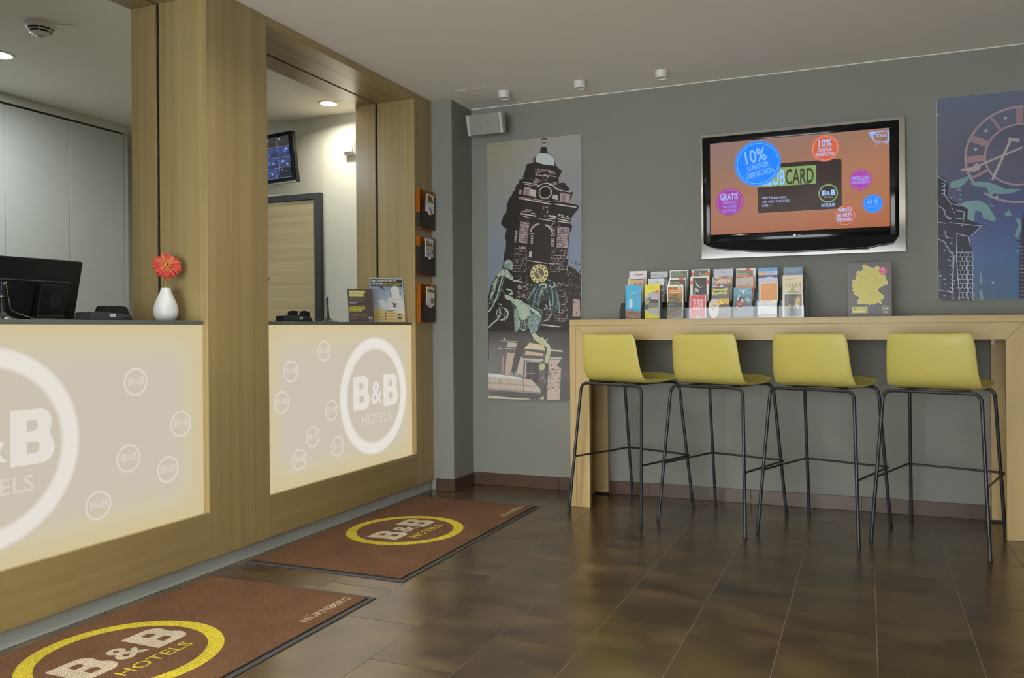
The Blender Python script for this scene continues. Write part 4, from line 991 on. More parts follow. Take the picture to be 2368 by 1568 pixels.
bricks([A(600, 530), A(830, 570), A(845, 480), A(590, 450)], 6, 4, [PK, (140, 118, 124), LT, PK2], 2, .75, 2)
bricks([A(520, 610), A(850, 650), A(840, 590), A(560, 560)], 4, 6, [LT, PK, PK2], 2, .5, 3)
pr.disc(*A(705, 560), .017, PK, 3, 20, .018); pr.disc(*A(705, 560), .013, DK, 4, 20, .014)
for q in (((470, 740), (545, 750), (555, 665), (485, 655)), ((545, 750), (610, 765), (612, 690), (552, 680)), ((780, 780), (840, 795), (845, 745), (795, 735)), ((865, 800), (965, 820), (975, 735), (870, 715)), ((425, 730), (450, 735), (455, 690), (435, 688))): pr.quad(Aq(*q), LT if q[0][0] in (545, 780) else PK, 3); 
for q in (((485, 735), (530, 742), (535, 680), (495, 675)), ((880, 795), (925, 805), (930, 735), (885, 725))): pr.quad(Aq(*q), PK2, 4)
cx_, cz_ = A(708, 715); pr.disc(cx_, cz_, .047, LT, 4, 32, .043); pr.disc(cx_, cz_, .041, DK, 5, 32, .037); pr.ring(cx_, cz_, .037, .034, PK2, 6, 32); pr.disc(cx_, cz_, .033, (28, 26, 28), 6, 32, .030)
for pts, w in (([(620, 665), (670, 625), (740, 612), (790, 640), (845, 690)], .006), ([(470, 605), (560, 618), (640, 640)], .005), ([(480, 625), (600, 645)], .004), ([(800, 660), (870, 690), (980, 710)], .005), ([(425, 778), (620, 810), (770, 840)], .007), ([(812, 838), (1040, 872)], .007), ([(430, 765), (760, 812)], .003), ([(800, 800), (1000, 830)], .003), ([(510, 1440), (720, 1470)], .005), ([(735, 1470), (800, 1480)], .004), ([(440, 940), (610, 968)], .008), ([(450, 962), (540, 985)], .004), ([(740, 962), (825, 975)], .010), ([(735, 985), (815, 998)], .006), ([(840, 995), (960, 1020)], .007), ([(840, 1022), (980, 1040)], .006), ([(645, 995), (735, 1010), (800, 1022)], .006)):
    pr.line([A(*p) for p in pts], w, (176, 168, 162), 4)
bricks([A(450, 925), A(605, 950), A(610, 905), A(455, 885)], 3, 4, [LT, (176, 166, 160), PK], 3, .8, 6)
bricks([A(840, 980), A(970, 1000), A(970, 965), A(845, 942)], 2, 4, [LT, (176, 166, 160), PK], 3, .85, 7)
bricks([A(665, 970), A(740, 975), A(740, 865), A(680, 860)], 7, 3, [LT, DK, PK2, DK], 3, .7, 8)
bricks([A(418, 1250), A(512, 1262), A(535, 1035), A(438, 1022)], 9, 3, [PK, PK2, (158, 138, 142), (132, 112, 116)], 3, .97, 9, .07)
bricks([A(822, 1300), A(940, 1310), A(965, 1090), A(835, 1075)], 9, 4, [PK, PK2, (158, 138, 142), (140, 124, 128)], 3, .95, 10, .08)
bricks([A(370, 1250), A(400, 1255), A(412, 1120), A(382, 1115)], 5, 1, [LT, PK2, PK], 3, .9, 11)
bricks([A(545, 1265), A(572, 1268), A(580, 1170), A(552, 1165)], 4, 1, [LT, PK], 3, .9, 12); bricks([A(762, 1290), A(800, 1295), A(805, 1200), A(768, 1195)], 4, 1, [LT, PK2, PK], 3, .9, 13)
bricks([A(350, 1560), A(500, 1568), A(510, 1290), A(370, 1280)], 9, 3, [PK2, PK, LT], 3, .75, 14, .1, True); bricks([A(420, 1350), A(500, 1355), A(500, 1290), A(425, 1285)], 2, 2, [PK2, PK], 3, .9, 15)
bricks([A(750, 1560), A(940, 1568), A(945, 1310), A(760, 1300)], 9, 4, [LT, PK], 3, .8, 16, .1, True)
pr.quad(Aq((528, 1405), (556, 1408), (560, 1345), (534, 1342)), LT, 3)
# arch
arc_ = [(552, 1135), (560, 1100), (585, 1070), (615, 1055), (645, 1050)]; pr.line([A(*p) for p in arc_], .013, PK, 4); arc2 = [(700, 1058), (735, 1075), (770, 1115), (785, 1160)]; pr.line([A(*p) for p in arc2], .009, LT, 4); pr.line([A(p[0] + 22, p[1] + 2) for p in arc2], .004, LT, 4)
pr.line([A(552, 1150), A(590, 1155)], .005, LT, 4); pr.line([A(760, 1170), A(808, 1178)], .006, LT, 4); pr.line([A(810, 1025), A(765, 1075)], .004, LT, 4)
# small clock
cx_, cz_ = Bq(602, 230); rr_ = .0625; YL = (176, 168, 116)
pr.disc(cx_, cz_, rr_, YL, 5, 40); pr.disc(cx_, cz_, rr_ * .58, (92, 84, 78), 6, 32); pr.ring(cx_, cz_, rr_ * .60, rr_ * .55, YL, 7, 32)
for k in range(12):
    a_ = k * PI / 6; d0, d1 = rr_ * .68, rr_ * .90; pr.line([(cx_ + d0 * math.cos(a_), cz_ + d0 * math.sin(a_)), (cx_ + d1 * math.cos(a_), cz_ + d1 * math.sin(a_))], .009, DK, 7)
    a_ += PI / 12
pr.line([(cx_ - .03, cz_ + .02), (cx_ + .032, cz_ - .03)], .005, YL, 8); pr.line([(cx_ - .01, cz_ + .03), (cx_ + .01, cz_ - .035)], .005, YL, 8)
# facades and brick on the right behind the horse
bricks([Bq(640, 700), Bq(880, 715), Bq(895, 330), Bq(780, 300)], 14, 4, [PK, LT, PK2], 3, .6, 20, .1, True)
bricks([Bq(370, 470), Bq(480, 480), Bq(540, 330), Bq(370, 320)], 7, 2, [LT, PK], 3, .6, 21, .3)
bricks([Bq(930, 660), Bq(1015, 660), Bq(1010, 490), Bq(940, 480)], 7, 1, [(160, 138, 134), (150, 130, 128)], 3, 1, 22, .05); bricks([Bq(360, 330), Bq(480, 320), Bq(480, 60), Bq(360, 60)], 8, 3, [PK, PK2], 2, .5, 23, .15, True)
rnd = random.Random(4)
for _ in range(170):
    x, y = rnd.uniform(885, 1018), rnd.uniform(110, 440)
    if y < 200 and x < 930 and rnd.random() < .6: continue
    a_ = A(0, 0); q = Bq(x, y); s_ = rnd.uniform(.0025, .006); col = rnd.choice([DK, DK, (112, 96, 104), (90, 60, 66), LT]) if y < 260 else rnd.choice([DK, DK, DK2, (80, 66, 68), (110, 92, 94)])
    pr.poly([(q[0] - s_, q[1]), (q[0], q[1] - s_ * rnd.uniform(.4, 1)), (q[0] + s_, q[1] + s_ * .3), (q[0] + .2 * s_, q[1] + s_)], col, 4)
# building front below
for q, c_ in ((((275, 970), (372, 975), (382, 930), (280, 920)), LT), (((250, 1250), (330, 1260), (352, 1050), (268, 1040)), (166, 148, 138)), (((445, 985), (655, 1003), (640, 950), (500, 925)), (176, 166, 136)), (((450, 1050), (640, 1060), (630, 1030), (460, 1010)), (168, 150, 134)), (((705, 1010), (830, 1018), (832, 1000), (715, 995)), LT), (((700, 1090), (825, 1090), (822, 1072), (705, 1072)), LT), (((670, 1500), (798, 1500), (815, 1185), (690, 1100)), (166, 150, 142)), (((370, 1240), (420, 1245), (425, 1060), (395, 1080)), (170, 156, 146)), (((715, 1210), (760, 1170), (815, 1095), (700, 1095)), (166, 150, 142)), (((620, 750), (800, 770), (820, 760), (630, 737)), LT), (((350, 1000), (372, 975), (372, 990), (355, 1000)), LT), (((258, 985), (362, 998), (362, 988), (262, 978)), LT), (((272, 1040), (348, 1045), (350, 1032), (275, 1026)), LT), (((215, 1245), (228, 1245), (240, 1060), (228, 1060)), PK)):
    pr.quad([Bq(*p) for p in q], c_, 4)
for pts, w, c_ in (([(420, 1270), (432, 1090), (640, 1100)], .012, LT), ([(450, 1280), (460, 1110), (620, 1118)], .006, LT), ([(520, 1160), (520, 1290)], .005, (130, 126, 124)), ([(470, 1232), (560, 1236)], .004, (130, 126, 124)), ([(205, 905), (385, 915)], .003, LT), ([(185, 985), (222, 988)], .006, LT), ([(240, 880), (255, 900)], .012, LT)):
    pr.line([Bq(*p) for p in pts], w, c_, 5)
pr.quad([Bq(470, 1320), Bq(590, 1330), Bq(600, 1130), Bq(475, 1120)], (72, 69, 69), 4)
rnd = random.Random(9)
for _ in range(110):
    q = Bq(rnd.uniform(595, 815), rnd.uniform(1150, 1390)); s_ = rnd.uniform(.003, .007); pr.poly([(q[0] - s_, q[1]), (q[0], q[1] - s_ * .6), (q[0] + s_, q[1] + s_ * .3), (q[0], q[1] + s_)], rnd.choice([(84, 78, 76), (84, 78, 76), (150, 138, 132)]), 6)
pr.quad([Bq(640, 1500), Bq(668, 1500), Bq(690, 1150), Bq(660, 1120)], (78, 74, 73), 5)
# pedestal
pr.poly([Bq(*p) for p in ((84, 1235), (200, 1250), (420, 1285), (520, 1300), (560, 1345), (605, 1390), (610, 1440), (430, 1420), (84, 1400))], (164, 154, 144), 7)
pr.poly([Bq(*p) for p in ((84, 1232), (200, 1245), (430, 1280), (420, 1292), (84, 1270))], (178, 184, 186), 8)
pr.poly([Bq(*p) for p in ((84, 1385), (430, 1405), (610, 1420), (608, 1440), (84, 1402))], (132, 122, 124), 8); pr.poly([Bq(*p) for p in ((84, 1320), (430, 1345), (560, 1360), (570, 1372), (84, 1338))], (146, 132, 130), 8)
pr.line([Bq(432, 1290), Bq(438, 1420)], .004, (110, 98, 94), 9); pr.line([Bq(200, 1290), Bq(200, 1340)], .012, (140, 122, 114), 9)
pr.poly([Bq(*p) for p in ((84, 1460), (320, 1480), (500, 1490), (480, 1500), (84, 1488))], (172, 166, 150), 7); pr.poly([Bq(*p) for p in ((590, 1490), (640, 1465), (638, 1498))], (172, 162, 146), 7)
# rider and horse in verdigris
G = lambda *p: [Bq(x, y) for x, y in p]
DG = (36, 40, 38)
pr.poly(G((262, 100), (300, 88), (340, 120), (336, 200), (300, 190), (250, 170), (240, 140)), GR2, 8)
pr.poly(G((262, 130), (262, 100), (300, 90), (328, 105), (325, 120), (300, 115), (280, 135)), GRN, 9); pr.line(G((330, 130), (325, 190)), .006, GRN, 9)
pr.poly(G((235, 180), (290, 190), (330, 250), (360, 300), (430, 320), (440, 345), (360, 330), (270, 300), (250, 270), (220, 380), (175, 500), (130, 580), (92, 622), (85, 520), (110, 370), (160, 250)), DG, 8)
pr.poly(G((230, 185), (280, 188), (335, 262), (345, 296), (320, 295), (250, 255), (200, 260), (180, 240)), GRN, 9)
for pts, w in (([(215, 215), (170, 300), (150, 400), (110, 480)], .011), ([(235, 250), (205, 360), (180, 450), (130, 560), (92, 615)], .010), ([(250, 270), (215, 400), (160, 520)], .005), ([(185, 260), (135, 380), (100, 500)], .006), ([(160, 290), (130, 350)], .006), ([(340, 300), (390, 305), (425, 318)], .010), ([(270, 385), (320, 400), (330, 440), (300, 430)], .010), ([(230, 390), (250, 430), (300, 455)], .004)):
    pr.line(G(*pts), w, GRN if w > .005 else GR2, 9)
pr.poly(G((250, 445), (300, 450), (340, 470), (330, 500), (280, 495), (255, 470)), GRN, 9)
pr.poly(G((310, 505), (380, 480), (430, 510), (540, 580), (640, 600), (625, 720), (600, 780), (530, 840), (500, 780), (440, 800), (400, 790), (350, 830), (345, 600), (320, 540)), (60, 68, 68), 8)
pr.poly(G((310, 505), (360, 480), (430, 505), (490, 560), (520, 640), (470, 690), (420, 700), (385, 640), (370, 560)), GRN, 9)
pr.poly(G((345, 590), (385, 580), (400, 690), (385, 800), (350, 820)), (120, 136, 126), 9); pr.poly(G((480, 660), (560, 620), (615, 690), (580, 780), (530, 830), (490, 770)), GR2, 9)
pr.poly(G((480, 545), (600, 620), (625, 690), (600, 660), (520, 600)), (158, 168, 158), 10); pr.line(G((430, 520), (520, 555), (635, 600)), .005, GR2, 10)
rnd = random.Random(12)
for _ in range(70):
    x, y = rnd.uniform(480, 610), rnd.uniform(620, 830); 
    if y > 700 and x > 600 - (y - 700) * .5: continue
    q = Bq(x, y); s_ = rnd.uniform(.002, .005); pr.poly([(q[0] - s_ * .6, q[1]), (q[0], q[1] - s_ * 2), (q[0] + s_ * .6, q[1]), (q[0], q[1] + s_)], rnd.choice([GRN, (50, 58, 60), (80, 96, 110)]), 11)
pr.poly(G((520, 835), (555, 825), (600, 870), (640, 870), (650, 905), (700, 945), (715, 1000), (700, 1080), (680, 1130), (650, 1130), (655, 1060), (680, 1010), (670, 970), (600, 930), (545, 890)), (164, 162, 136), 9)
pr.poly(G((640, 900), (690, 885), (660, 915)), (164, 162, 136), 9); pr.poly(G((595, 1150), (640, 1130), (660, 1160), (640, 1200), (600, 1200)), (156, 160, 130), 9)
pr.poly(G((380, 900), (500, 880), (440, 1000), (400, 1100), (370, 1180), (340, 1240), (310, 1230), (330, 1120)), (80, 77, 76), 6)
pr.poly(G((300, 1210), (340, 1235), (330, 1260), (290, 1250)), (150, 128, 112), 8); pr.poly(G((350, 1215), (390, 1240), (400, 1275), (345, 1260)), (130, 138, 140), 8)
for pts, w in (([(200, 570), (210, 640), (180, 690), (120, 740), (90, 775)], .010), ([(180, 590), (165, 640), (200, 660)], .006), ([(250, 580), (290, 620), (270, 680), (210, 700)], .012), ([(190, 535), (220, 545)], .008), ([(400, 700), (405, 780), (440, 800), (460, 790)], .008), ([(450, 700), (462, 780)], .003), ([(510, 790), (520, 830)], .008)):
    pr.line(G(*pts), w, (146, 156, 146), 9)
pr.poly(G((545, 345), (620, 310), (700, 330), (740, 300), (775, 340), (780, 420), (800, 500), (790, 620), (740, 640), (700, 520), (690, 480), (640, 480), (600, 540), (540, 560), (470, 500), (500, 410)), (44, 52, 52), 8)
for pts, w, c_ in (([(600, 350), (640, 330), (680, 350), (650, 380)], .012, GRN), ([(560, 370), (520, 430), (480, 500)], .009, GR2), ([(590, 380), (560, 450), (540, 550)], .010, (84, 102, 114)), ([(620, 390), (600, 480), (590, 560)], .008, GR2), ([(640, 360), (625, 440)], .012, GR2), ([(700, 350), (730, 370), (760, 350), (750, 310)], .009, GRN), ([(730, 380), (740, 460), (735, 560)], .010, GR2), ([(770, 400), (790, 480), (805, 560), (800, 620)], .008, (110, 128, 122)), ([(700, 480), (712, 560), (720, 640), (690, 690), (640, 710)], .005, LT), ([(660, 540), (685, 570), (650, 590)], .009, (110, 128, 128)), ([(680, 290), (720, 300)], .007, GR2)):
    pr.line(G(*pts), w, c_, 10)
speck(G((230, 185), (280, 188), (335, 262), (345, 296), (320, 295), (250, 255), (200, 260), (180, 240)), 40, [(90, 110, 100), (172, 184, 172), DG], .004, .010, 11, 31, -.9, 4)
speck(G((235, 180), (290, 190), (270, 300), (220, 380), (175, 500), (130, 580), (92, 622), (85, 520), (110, 370), (160, 250)), 110, [GRN, GR2, (176, 188, 176), DG, DG], .004, .014, 11, 32, 1.2, 5)
speck(G((310, 505), (380, 480), (430, 510), (540, 580), (640, 600), (625, 720), (600, 780), (530, 840), (500, 780), (440, 800), (400, 790), (350, 830), (345, 600), (320, 540)), 170, [GRN, GR2, (176, 186, 174), (70, 84, 84), (56, 64, 64)], .003, .009, 11, 33, 1.0, 3)
speck(G((545, 345), (620, 310), (700, 330), (740, 300), (775, 340), (780, 420), (800, 500), (790, 620), (740, 640), (700, 520), (640, 480), (600, 540), (540, 560), (470, 500), (500, 410)), 190, [GRN, GR2, (84, 104, 112), (30, 34, 34), (140, 156, 150)], .003, .010, 11, 34, 1.3, 4)
speck(G((200, 540), (300, 590), (290, 700), (210, 720), (150, 700), (160, 590)), 46, [GRN, GR2, DG], .003, .009, 11, 35, .6, 3)
speck(G((520, 835), (555, 825), (640, 890), (715, 1000), (700, 1080), (680, 1130), (655, 1060), (670, 970), (600, 930)), 40, [(96, 100, 86), (184, 182, 150), (130, 134, 112)], .003, .007, 11, 36, -1.0, 3)
speck(Aq((480, 560), (850, 600), (960, 700), (970, 820), (420, 760), (440, 640)), 120, [(150, 138, 136), (110, 98, 98), DK, (172, 164, 158)], .002, .007, 4, 37, -.12, 3)
speck(Aq((420, 880), (980, 960), (960, 1080), (430, 1020)), 110, [(160, 150, 146), (110, 98, 98), DK, DK], .002, .008, 4, 38, -.14, 4)
speck(Aq((520, 1030), (590, 1030), (560, 1180), (520, 1180)), 30, [LT, PK2, DK], .002, .006, 5, 39, .6, 3); speck(Aq((760, 1080), (820, 1080), (810, 1180), (770, 1180)), 30, [LT, PK2, DK], .002, .006, 5, 40, -.8, 3)
speck(Aq((530, 1480), (810, 1500), (800, 1560), (520, 1560)), 40, [LT, PK, DK], .002, .007, 4, 41, -.1, 4)
speck(G((360, 330), (560, 330), (460, 470), (360, 480)), 70, [LT, PK, PK2], .003, .012, 5, 42, .05, 5)
speck(G((640, 480), (880, 480), (870, 710), (640, 700)), 70, [LT, PK, PK2, DK], .002, .009, 5, 43, .1, 4)
speck(G((84, 1250), (420, 1290), (600, 1395), (600, 1430), (84, 1398)), 120, [(150, 138, 132), (176, 166, 154), (132, 116, 118), (184, 178, 168)], .003, .010, 9, 44, -.08, 4)
speck(G((640, 1180), (815, 1190), (800, 1500), (660, 1500)), 60, [(120, 106, 102), (176, 162, 150), (98, 90, 88)], .002, .006, 6, 45, .5, 2)
speck(G((262, 100), (300, 90), (335, 120), (330, 195), (250, 170)), 30, [GRN, DG, (180, 190, 178)], .003, .007, 11, 46, 1.0, 3)
pr.build('printed_image', P1_)

P2_ = canvas('wall_picture', 'blue-violet picture of a giant clock face, cut off by the right frame edge', .3675, 1.030, 1.190, 2.2925)
pr = Print((0, 4.851, 0), (1, 0, 0), (0, 0, 1), step=.0002)
def C(x, y): p = on_y(2120 + x / 2.903, 180 + y / 2.903, 4.851); return (p.x, p.z)
x0, x1, z0, z1 = .3685, 1.029, 1.191, 2.2915
pr.grad(x0, z0, x1, z1, [(0, (62, 74, 96), (50, 96, 128)), (.2, (60, 80, 118), (58, 92, 134)), (.45, (62, 66, 100), (64, 72, 118)), (.7, (76, 76, 92), (72, 72, 96)), (1, (84, 90, 110), (88, 94, 116))], 0)
PKL = (142, 122, 128); cx_, cz_ = C(672, 460); ro = (cz_ - C(672, 760)[1]); ro = .245
# tilted clock face: ellipse helper
def el(a, r, k=1.0): a = math.radians(a); return (cx_ + .02 + r * 1.02 * math.cos(a), cz_ - .035 + r * math.sin(a) * k)
pr.poly([el(a, .165) for a in range(0, 360, 8)], (78, 78, 96), 1)
pr.line([el(a, .252) for a in range(-130, 216, 5)], .011, PKL, 2); pr.line([el(a, .160) for a in range(0, 361, 8)], .009, PKL, 2)
for a0, w in ((90, .034), (122, .014), (155, .034), (182, .036), (206, .014), (60, .02), (32, .034), (4, .02), (-26, .034)): pr.line([el(a0, .166), el(a0, .246)], w, (136, 108, 116), 2)
for a0 in (108, 138, 168, 75, 46, 18, -12): q = el(a0, .208); pr.disc(q[0], q[1], .0085, (150, 150, 152), 3, 14, .007)
q0 = C(640, 405); q1 = C(515, 675); pr.line([q0, q1], .012, (150, 140, 146), 4); pr.line([C(625, 400), C(700, 410)], .016, (150, 140, 146), 4); pr.line([C(420, 580), C(600, 505), C(720, 455)], .010, (150, 140, 146), 4)
pr.poly([C(*p) for p in ((380, 590), (410, 560), (440, 580), (430, 610), (390, 620), (300, 615), (310, 600))], (150, 134, 136), 4)
TE = (98, 130, 132)
for poly_ in (((235, 690), (300, 670), (380, 640), (340, 690), (290, 730), (230, 730)), ((360, 700), (420, 685), (480, 690), (520, 700), (600, 735), (716, 735), (640, 765), (560, 770), (520, 765), (500, 805), (480, 730), (400, 715)), ((285, 850), (330, 820), (420, 810), (480, 840), (510, 890), (540, 940), (520, 955), (450, 930), (440, 890), (400, 880), (390, 950), (400, 990), (370, 1000), (330, 940), (290, 900)), ((590, 905), (630, 875), (645, 915), (610, 920)), ((665, 920), (700, 940), (710, 1000), (680, 1070), (660, 1050), (690, 980)), ((425, 1420), (440, 1410), (450, 1480), (425, 1480)), ((428, 1300), (438, 1300), (442, 1375), (430, 1375)), ((490, 835), (525, 850), (515, 858)), ((665, 1150), (690, 1145), (680, 1165)), ((455, 1000), (480, 1005), (470, 1010)), ((295, 770), (315, 775), (300, 782))):
    pr.poly([C(*p) for p in poly_], TE, 5)
for p in ((513, 1365), (545, 790), (150, 240)): q = C(*p); pr.disc(q[0], q[1], .007, (130, 152, 156), 5, 10)
# dark tower with drawn outlines
DN = (26, 24, 44)
pr.poly([C(*p) for p in ((147, 640), (190, 660), (215, 700), (215, 800), (300, 840), (350, 870), (345, 940), (440, 975), (360, 1060), (375, 1150), (375, 1483), (147, 1483))], DN, 6)
WL = (150, 156, 176)
for pts in ([(150, 650), (205, 690), (190, 720), (195, 780), (235, 835), (335, 855), (350, 870)], [(175, 720), (200, 720)], [(175, 745), (200, 745)], [(175, 770), (195, 770)], [(270, 880), (325, 890), (320, 940), (268, 930)], [(147, 960), (205, 968)], [(250, 965), (440, 985), (365, 1055)], [(270, 1035), (352, 1055), (365, 1120)], [(150, 850), (185, 870), (200, 920), (240, 935)], [(205, 930), (240, 938)], [(150, 1075), (190, 1090), (210, 1130), (245, 1180)], [(255, 1180), (240, 1420)], [(275, 1040), (270, 1200), (290, 1480)], [(375, 1150), (378, 1480)], [(340, 1150), (345, 1480)], [(150, 1415), (250, 1430)], [(195, 1020), (200, 1060), (245, 1070)]):
    pr.line([C(*p) for p in pts], .0035, WL, 7)
rnd = random.Random(21)
for r in range(11):
    y = 1160 + r * 30
    for k in range(4): 
        x = 275 + k * 26 + (r % 2) * 10
        if x < 365: pr.line([C(x, y), C(x + 24, y + 3), C(x + 24, y + 27)], .0028, WL, 7)
    if rnd.random() < .8: pr.line([C(222, y), C(252, y + 4), C(240, y + 22)], .003, WL, 7)
for r in range(14): pr.line([C(150, 1290 + r * 9), C(163, 1291 + r * 9)], .002, (110, 116, 140), 7)
for _ in range(40):
    q = C(rnd.uniform(150, 330), rnd.uniform(640, 1480)); s_ = rnd.uniform(.002, .006); pr.quad([(q[0] - s_, q[1]), (q[0] + s_, q[1] - .002), (q[0] + s_, q[1] + .002), (q[0] - s_, q[1] + .003)], WL, 7)
pr.poly([C(*p) for p in ((760, 760), (738, 860), (722, 900), (712, 950), (705, 1080), (660, 1080), (700, 1090), (690, 1300), (688, 1470), (860, 1470), (850, 1100), (880, 1080), (820, 1070), (806, 930), (785, 850))], (44, 42, 62), 6)
for r in range(14):
    q = [C(695 + rnd.uniform(0, 6), 1120 + r * 25), C(720, 1122 + r * 25)]; pr.line(q, .006, rnd.choice([(120, 118, 128), (90, 88, 100)]), 7)
pr.build('printed_image', P2_)
# ------------------------------------------------------------------ leaflet stands and leaflets on the table
TOP = TZ + .0005
TY3 = (4.560, 4.645, 4.730)
SCL = 9.8
cols = [  # per column: (x0, x1, top) in the photograph for front, middle, back
 ((1447, 1486, 657.5), (1454, 1488, 642), (1456, 1496, 626)), ((1492, 1526, 656.5), (1500, 1542, 643), (1506, 1548, 627)),
 ((1543.5, 1586, 658), (1548, 1590, 641.5), (1549.5, 1592.5, 623.5)), ((1595, 1640.5, 680), (1597, 1641, 638), (1600, 1642, 621.5)),
 ((1646.5, 1690.5, 656), (1648, 1693, 638), (1651, 1696, 620.5)), ((1697.5, 1743.5, 663), (1702.5, 1746, 636), (1703.5, 1751, 619)),
 ((1752.5, 1801, 695), (1757, 1802.5, 650.5), (1754.5, 1799, 617)), ((1810.5, 1858, 675.5), (1810.5, 1857, 634), (1812.5, 1857, 615.5))]
W_, K_, O_, B_ = (190, 190, 186), (42, 40, 40), (196, 120, 62), (60, 92, 136)
def A_(f): return f
def ph(p, x0, y0, x1, y1, pal, n, seed, L=1, s=.25):
    """small printed photograph suggested by blocks of its colours"""
    rnd = random.Random(seed); p.rect(x0, y0, x1, y1, pal[0], L)
    for _ in range(n):
        a = rnd.uniform(x0, x1); c = rnd.uniform(y0, y1); ww = (x1 - x0) * rnd.uniform(.1, s); hh = (y1 - y0) * rnd.uniform(.06, s * .8)
        p.quad([(max(x0, a - ww), max(y0, c - hh * .3)), (min(x1, a + ww), max(y0, c - hh)), (min(x1, a + ww * .8), min(y1, c + hh)), (max(x0, a - ww * .6), min(y1, c + hh * .7))], rnd.choice(pal[1:]), L + 1)
def f1(p, w, h):
    p.rect(0, 0, w, h, (62, 146, 182), 0); p.text('See & Enjoy', .28 * w, .745 * h, .032 * h, (200, 215, 220), w=.5 * w, L=1, bold=.02); p.rect(.24 * w, .80 * h, .78 * w, .812 * h, (110, 160, 176), 1)
    p.line([(.40 * w, .66 * h), (.86 * w, .735 * h)], .016 * h, (40, 52, 60), 1); p.line([(.42 * w, .664 * h), (.84 * w, .732 * h)], .006 * h, (130, 160, 170), 2)
    p.poly([(.26 * w, .32 * h), (.45 * w, .32 * h), (.45 * w, .60 * h), (.39 * w, .60 * h), (.38 * w, .57 * h), (.33 * w, .57 * h), (.32 * w, .59 * h), (.25 * w, .59 * h)], (176, 190, 194), 1); p.line([(.355 * w, .33 * h), (.355 * w, .57 * h)], .008 * w, (120, 150, 166), 2)
    ph(p, 0, 0, w, .20 * h, [(118, 96, 80), (150, 100, 76), (92, 78, 70), (160, 144, 128), (130, 84, 60)], 40, 2, 1, .12); p.poly([(0, .2 * h), (.5 * w, .2 * h), (.46 * w, .26 * h), (.1 * w, .26 * h)], (150, 98, 74), 1)
    for x in (.52, .74, .86): p.poly([(x * w - .02 * w, .19 * h), (x * w + .03 * w, .19 * h), (x * w, .29 * h)], (96, 72, 66), 1)
def m1(p, w, h):
    p.rect(0, 0, w, h, W_, 0); p.rect(.05 * w, .80 * h, .95 * w, .97 * h, (180, 150, 112), 1); p.rect(.05 * w, .94 * h, .95 * w, .97 * h, (64, 60, 100), 2); p.disc(.22 * w, .87 * h, .17 * w, (176, 152, 96), 2, 16); p.disc(.6 * w, .84 * h, .12 * w, (190, 130, 92), 2, 14)
    for i, c in enumerate(((196, 150, 70), (200, 200, 196), (70, 70, 110), (170, 60, 70), (190, 120, 60))): p.disc((.14 + .13 * i) * w, .81 * h, .05 * w, c, 3, 10)
    p.disc(.82 * w, .825 * h, .09 * w, (196, 70, 56), 3, 12)
def k1(p, w, h):
    p.rect(0, 0, w, h, (188, 188, 190), 0); p.line([(.22 * w, .93 * h), (.35 * w, .90 * h), (.55 * w, .887 * h), (.82 * w, .90 * h)], .022 * h, (190, 70, 62), 1)
def f2(p, w, h):
    p.rect(0, 0, w, h, (196, 182, 44), 0); p.lines(.2 * w, .89 * h, .6 * w, 2, .03 * h, .01 * h, (150, 136, 40), 1)
    p.poly([(0, .60 * h), (.25 * w, .74 * h), (.6 * w, .82 * h), (w, .84 * h), (w, .10 * h), (.6 * w, .12 * h), (.25 * w, .18 * h), (0, .28 * h)], (150, 150, 156), 1)
    p.poly([(.05 * w, .52 * h), (.32 * w, .64 * h), (.92 * w, .62 * h), (.95 * w, .30 * h), (.35 * w, .28 * h), (.05 * w, .36 * h)], (96, 94, 92), 2); p.quad([(.38 * w, .46 * h), (.90 * w, .45 * h), (.90 * w, .55 * h), (.38 * w, .56 * h)], (58, 56, 56), 3); p.quad([(.08 * w, .42 * h), (.30 * w, .46 * h), (.30 * w, .54 * h), (.08 * w, .50 * h)], (150, 144, 60), 3)
    p.disc(.12 * w, .34 * h, .16 * w, (60, 58, 58), 3, 16); p.quad([(.35 * w, .28 * h), (.95 * w, .28 * h), (.95 * w, .32 * h), (.35 * w, .32 * h)], (168, 156, 50), 3); p.disc(.80 * w, .77 * h, .13 * w, (200, 84, 56), 3, 18); p.quad([(.45 * w, .57 * h), (.9 * w, .56 * h), (.9 * w, .61 * h), (.42 * w, .62 * h)], (176, 178, 182), 3)
def m2(p, w, h):
    p.rect(0, 0, w, h, (182, 184, 180), 0); p.text('AH', .45 * w, .905 * h, .028 * h, (56, 60, 96), w=.14 * w, L=1, bold=.02); p.rect(.36 * w, .885 * h, .66 * w, .892 * h, (130, 132, 140), 1)
    for i in range(5): ph(p, .55 * w, (.68 - .145 * i) * h, .97 * w, (.81 - .145 * i) * h, [(120, 116, 96), (80, 76, 60), (150, 140, 110), (110, 90, 66), (90, 100, 130)], 6, 5 + i, 1)
    p.rect(.5 * w, 0, w, .09 * h, (104, 112, 124), 1)
def k2(p, w, h):
    p.rect(0, 0, w, h, (168, 168, 172), 0); p.lines(.06 * w, .93 * h, .45 * w, 3, .028 * h, .01 * h, (96, 98, 120), 1); p.line([(.5 * w, .82 * h), (.62 * w, .9 * h), (.7 * w, .98 * h)], .008 * w, (60, 64, 80), 1); p.ring(.68 * w, .88 * h, .06 * w, .05 * w, (50, 60, 100), 1, 16); p.rect(0, .78 * h, w, .835 * h, (64, 60, 120), 1)
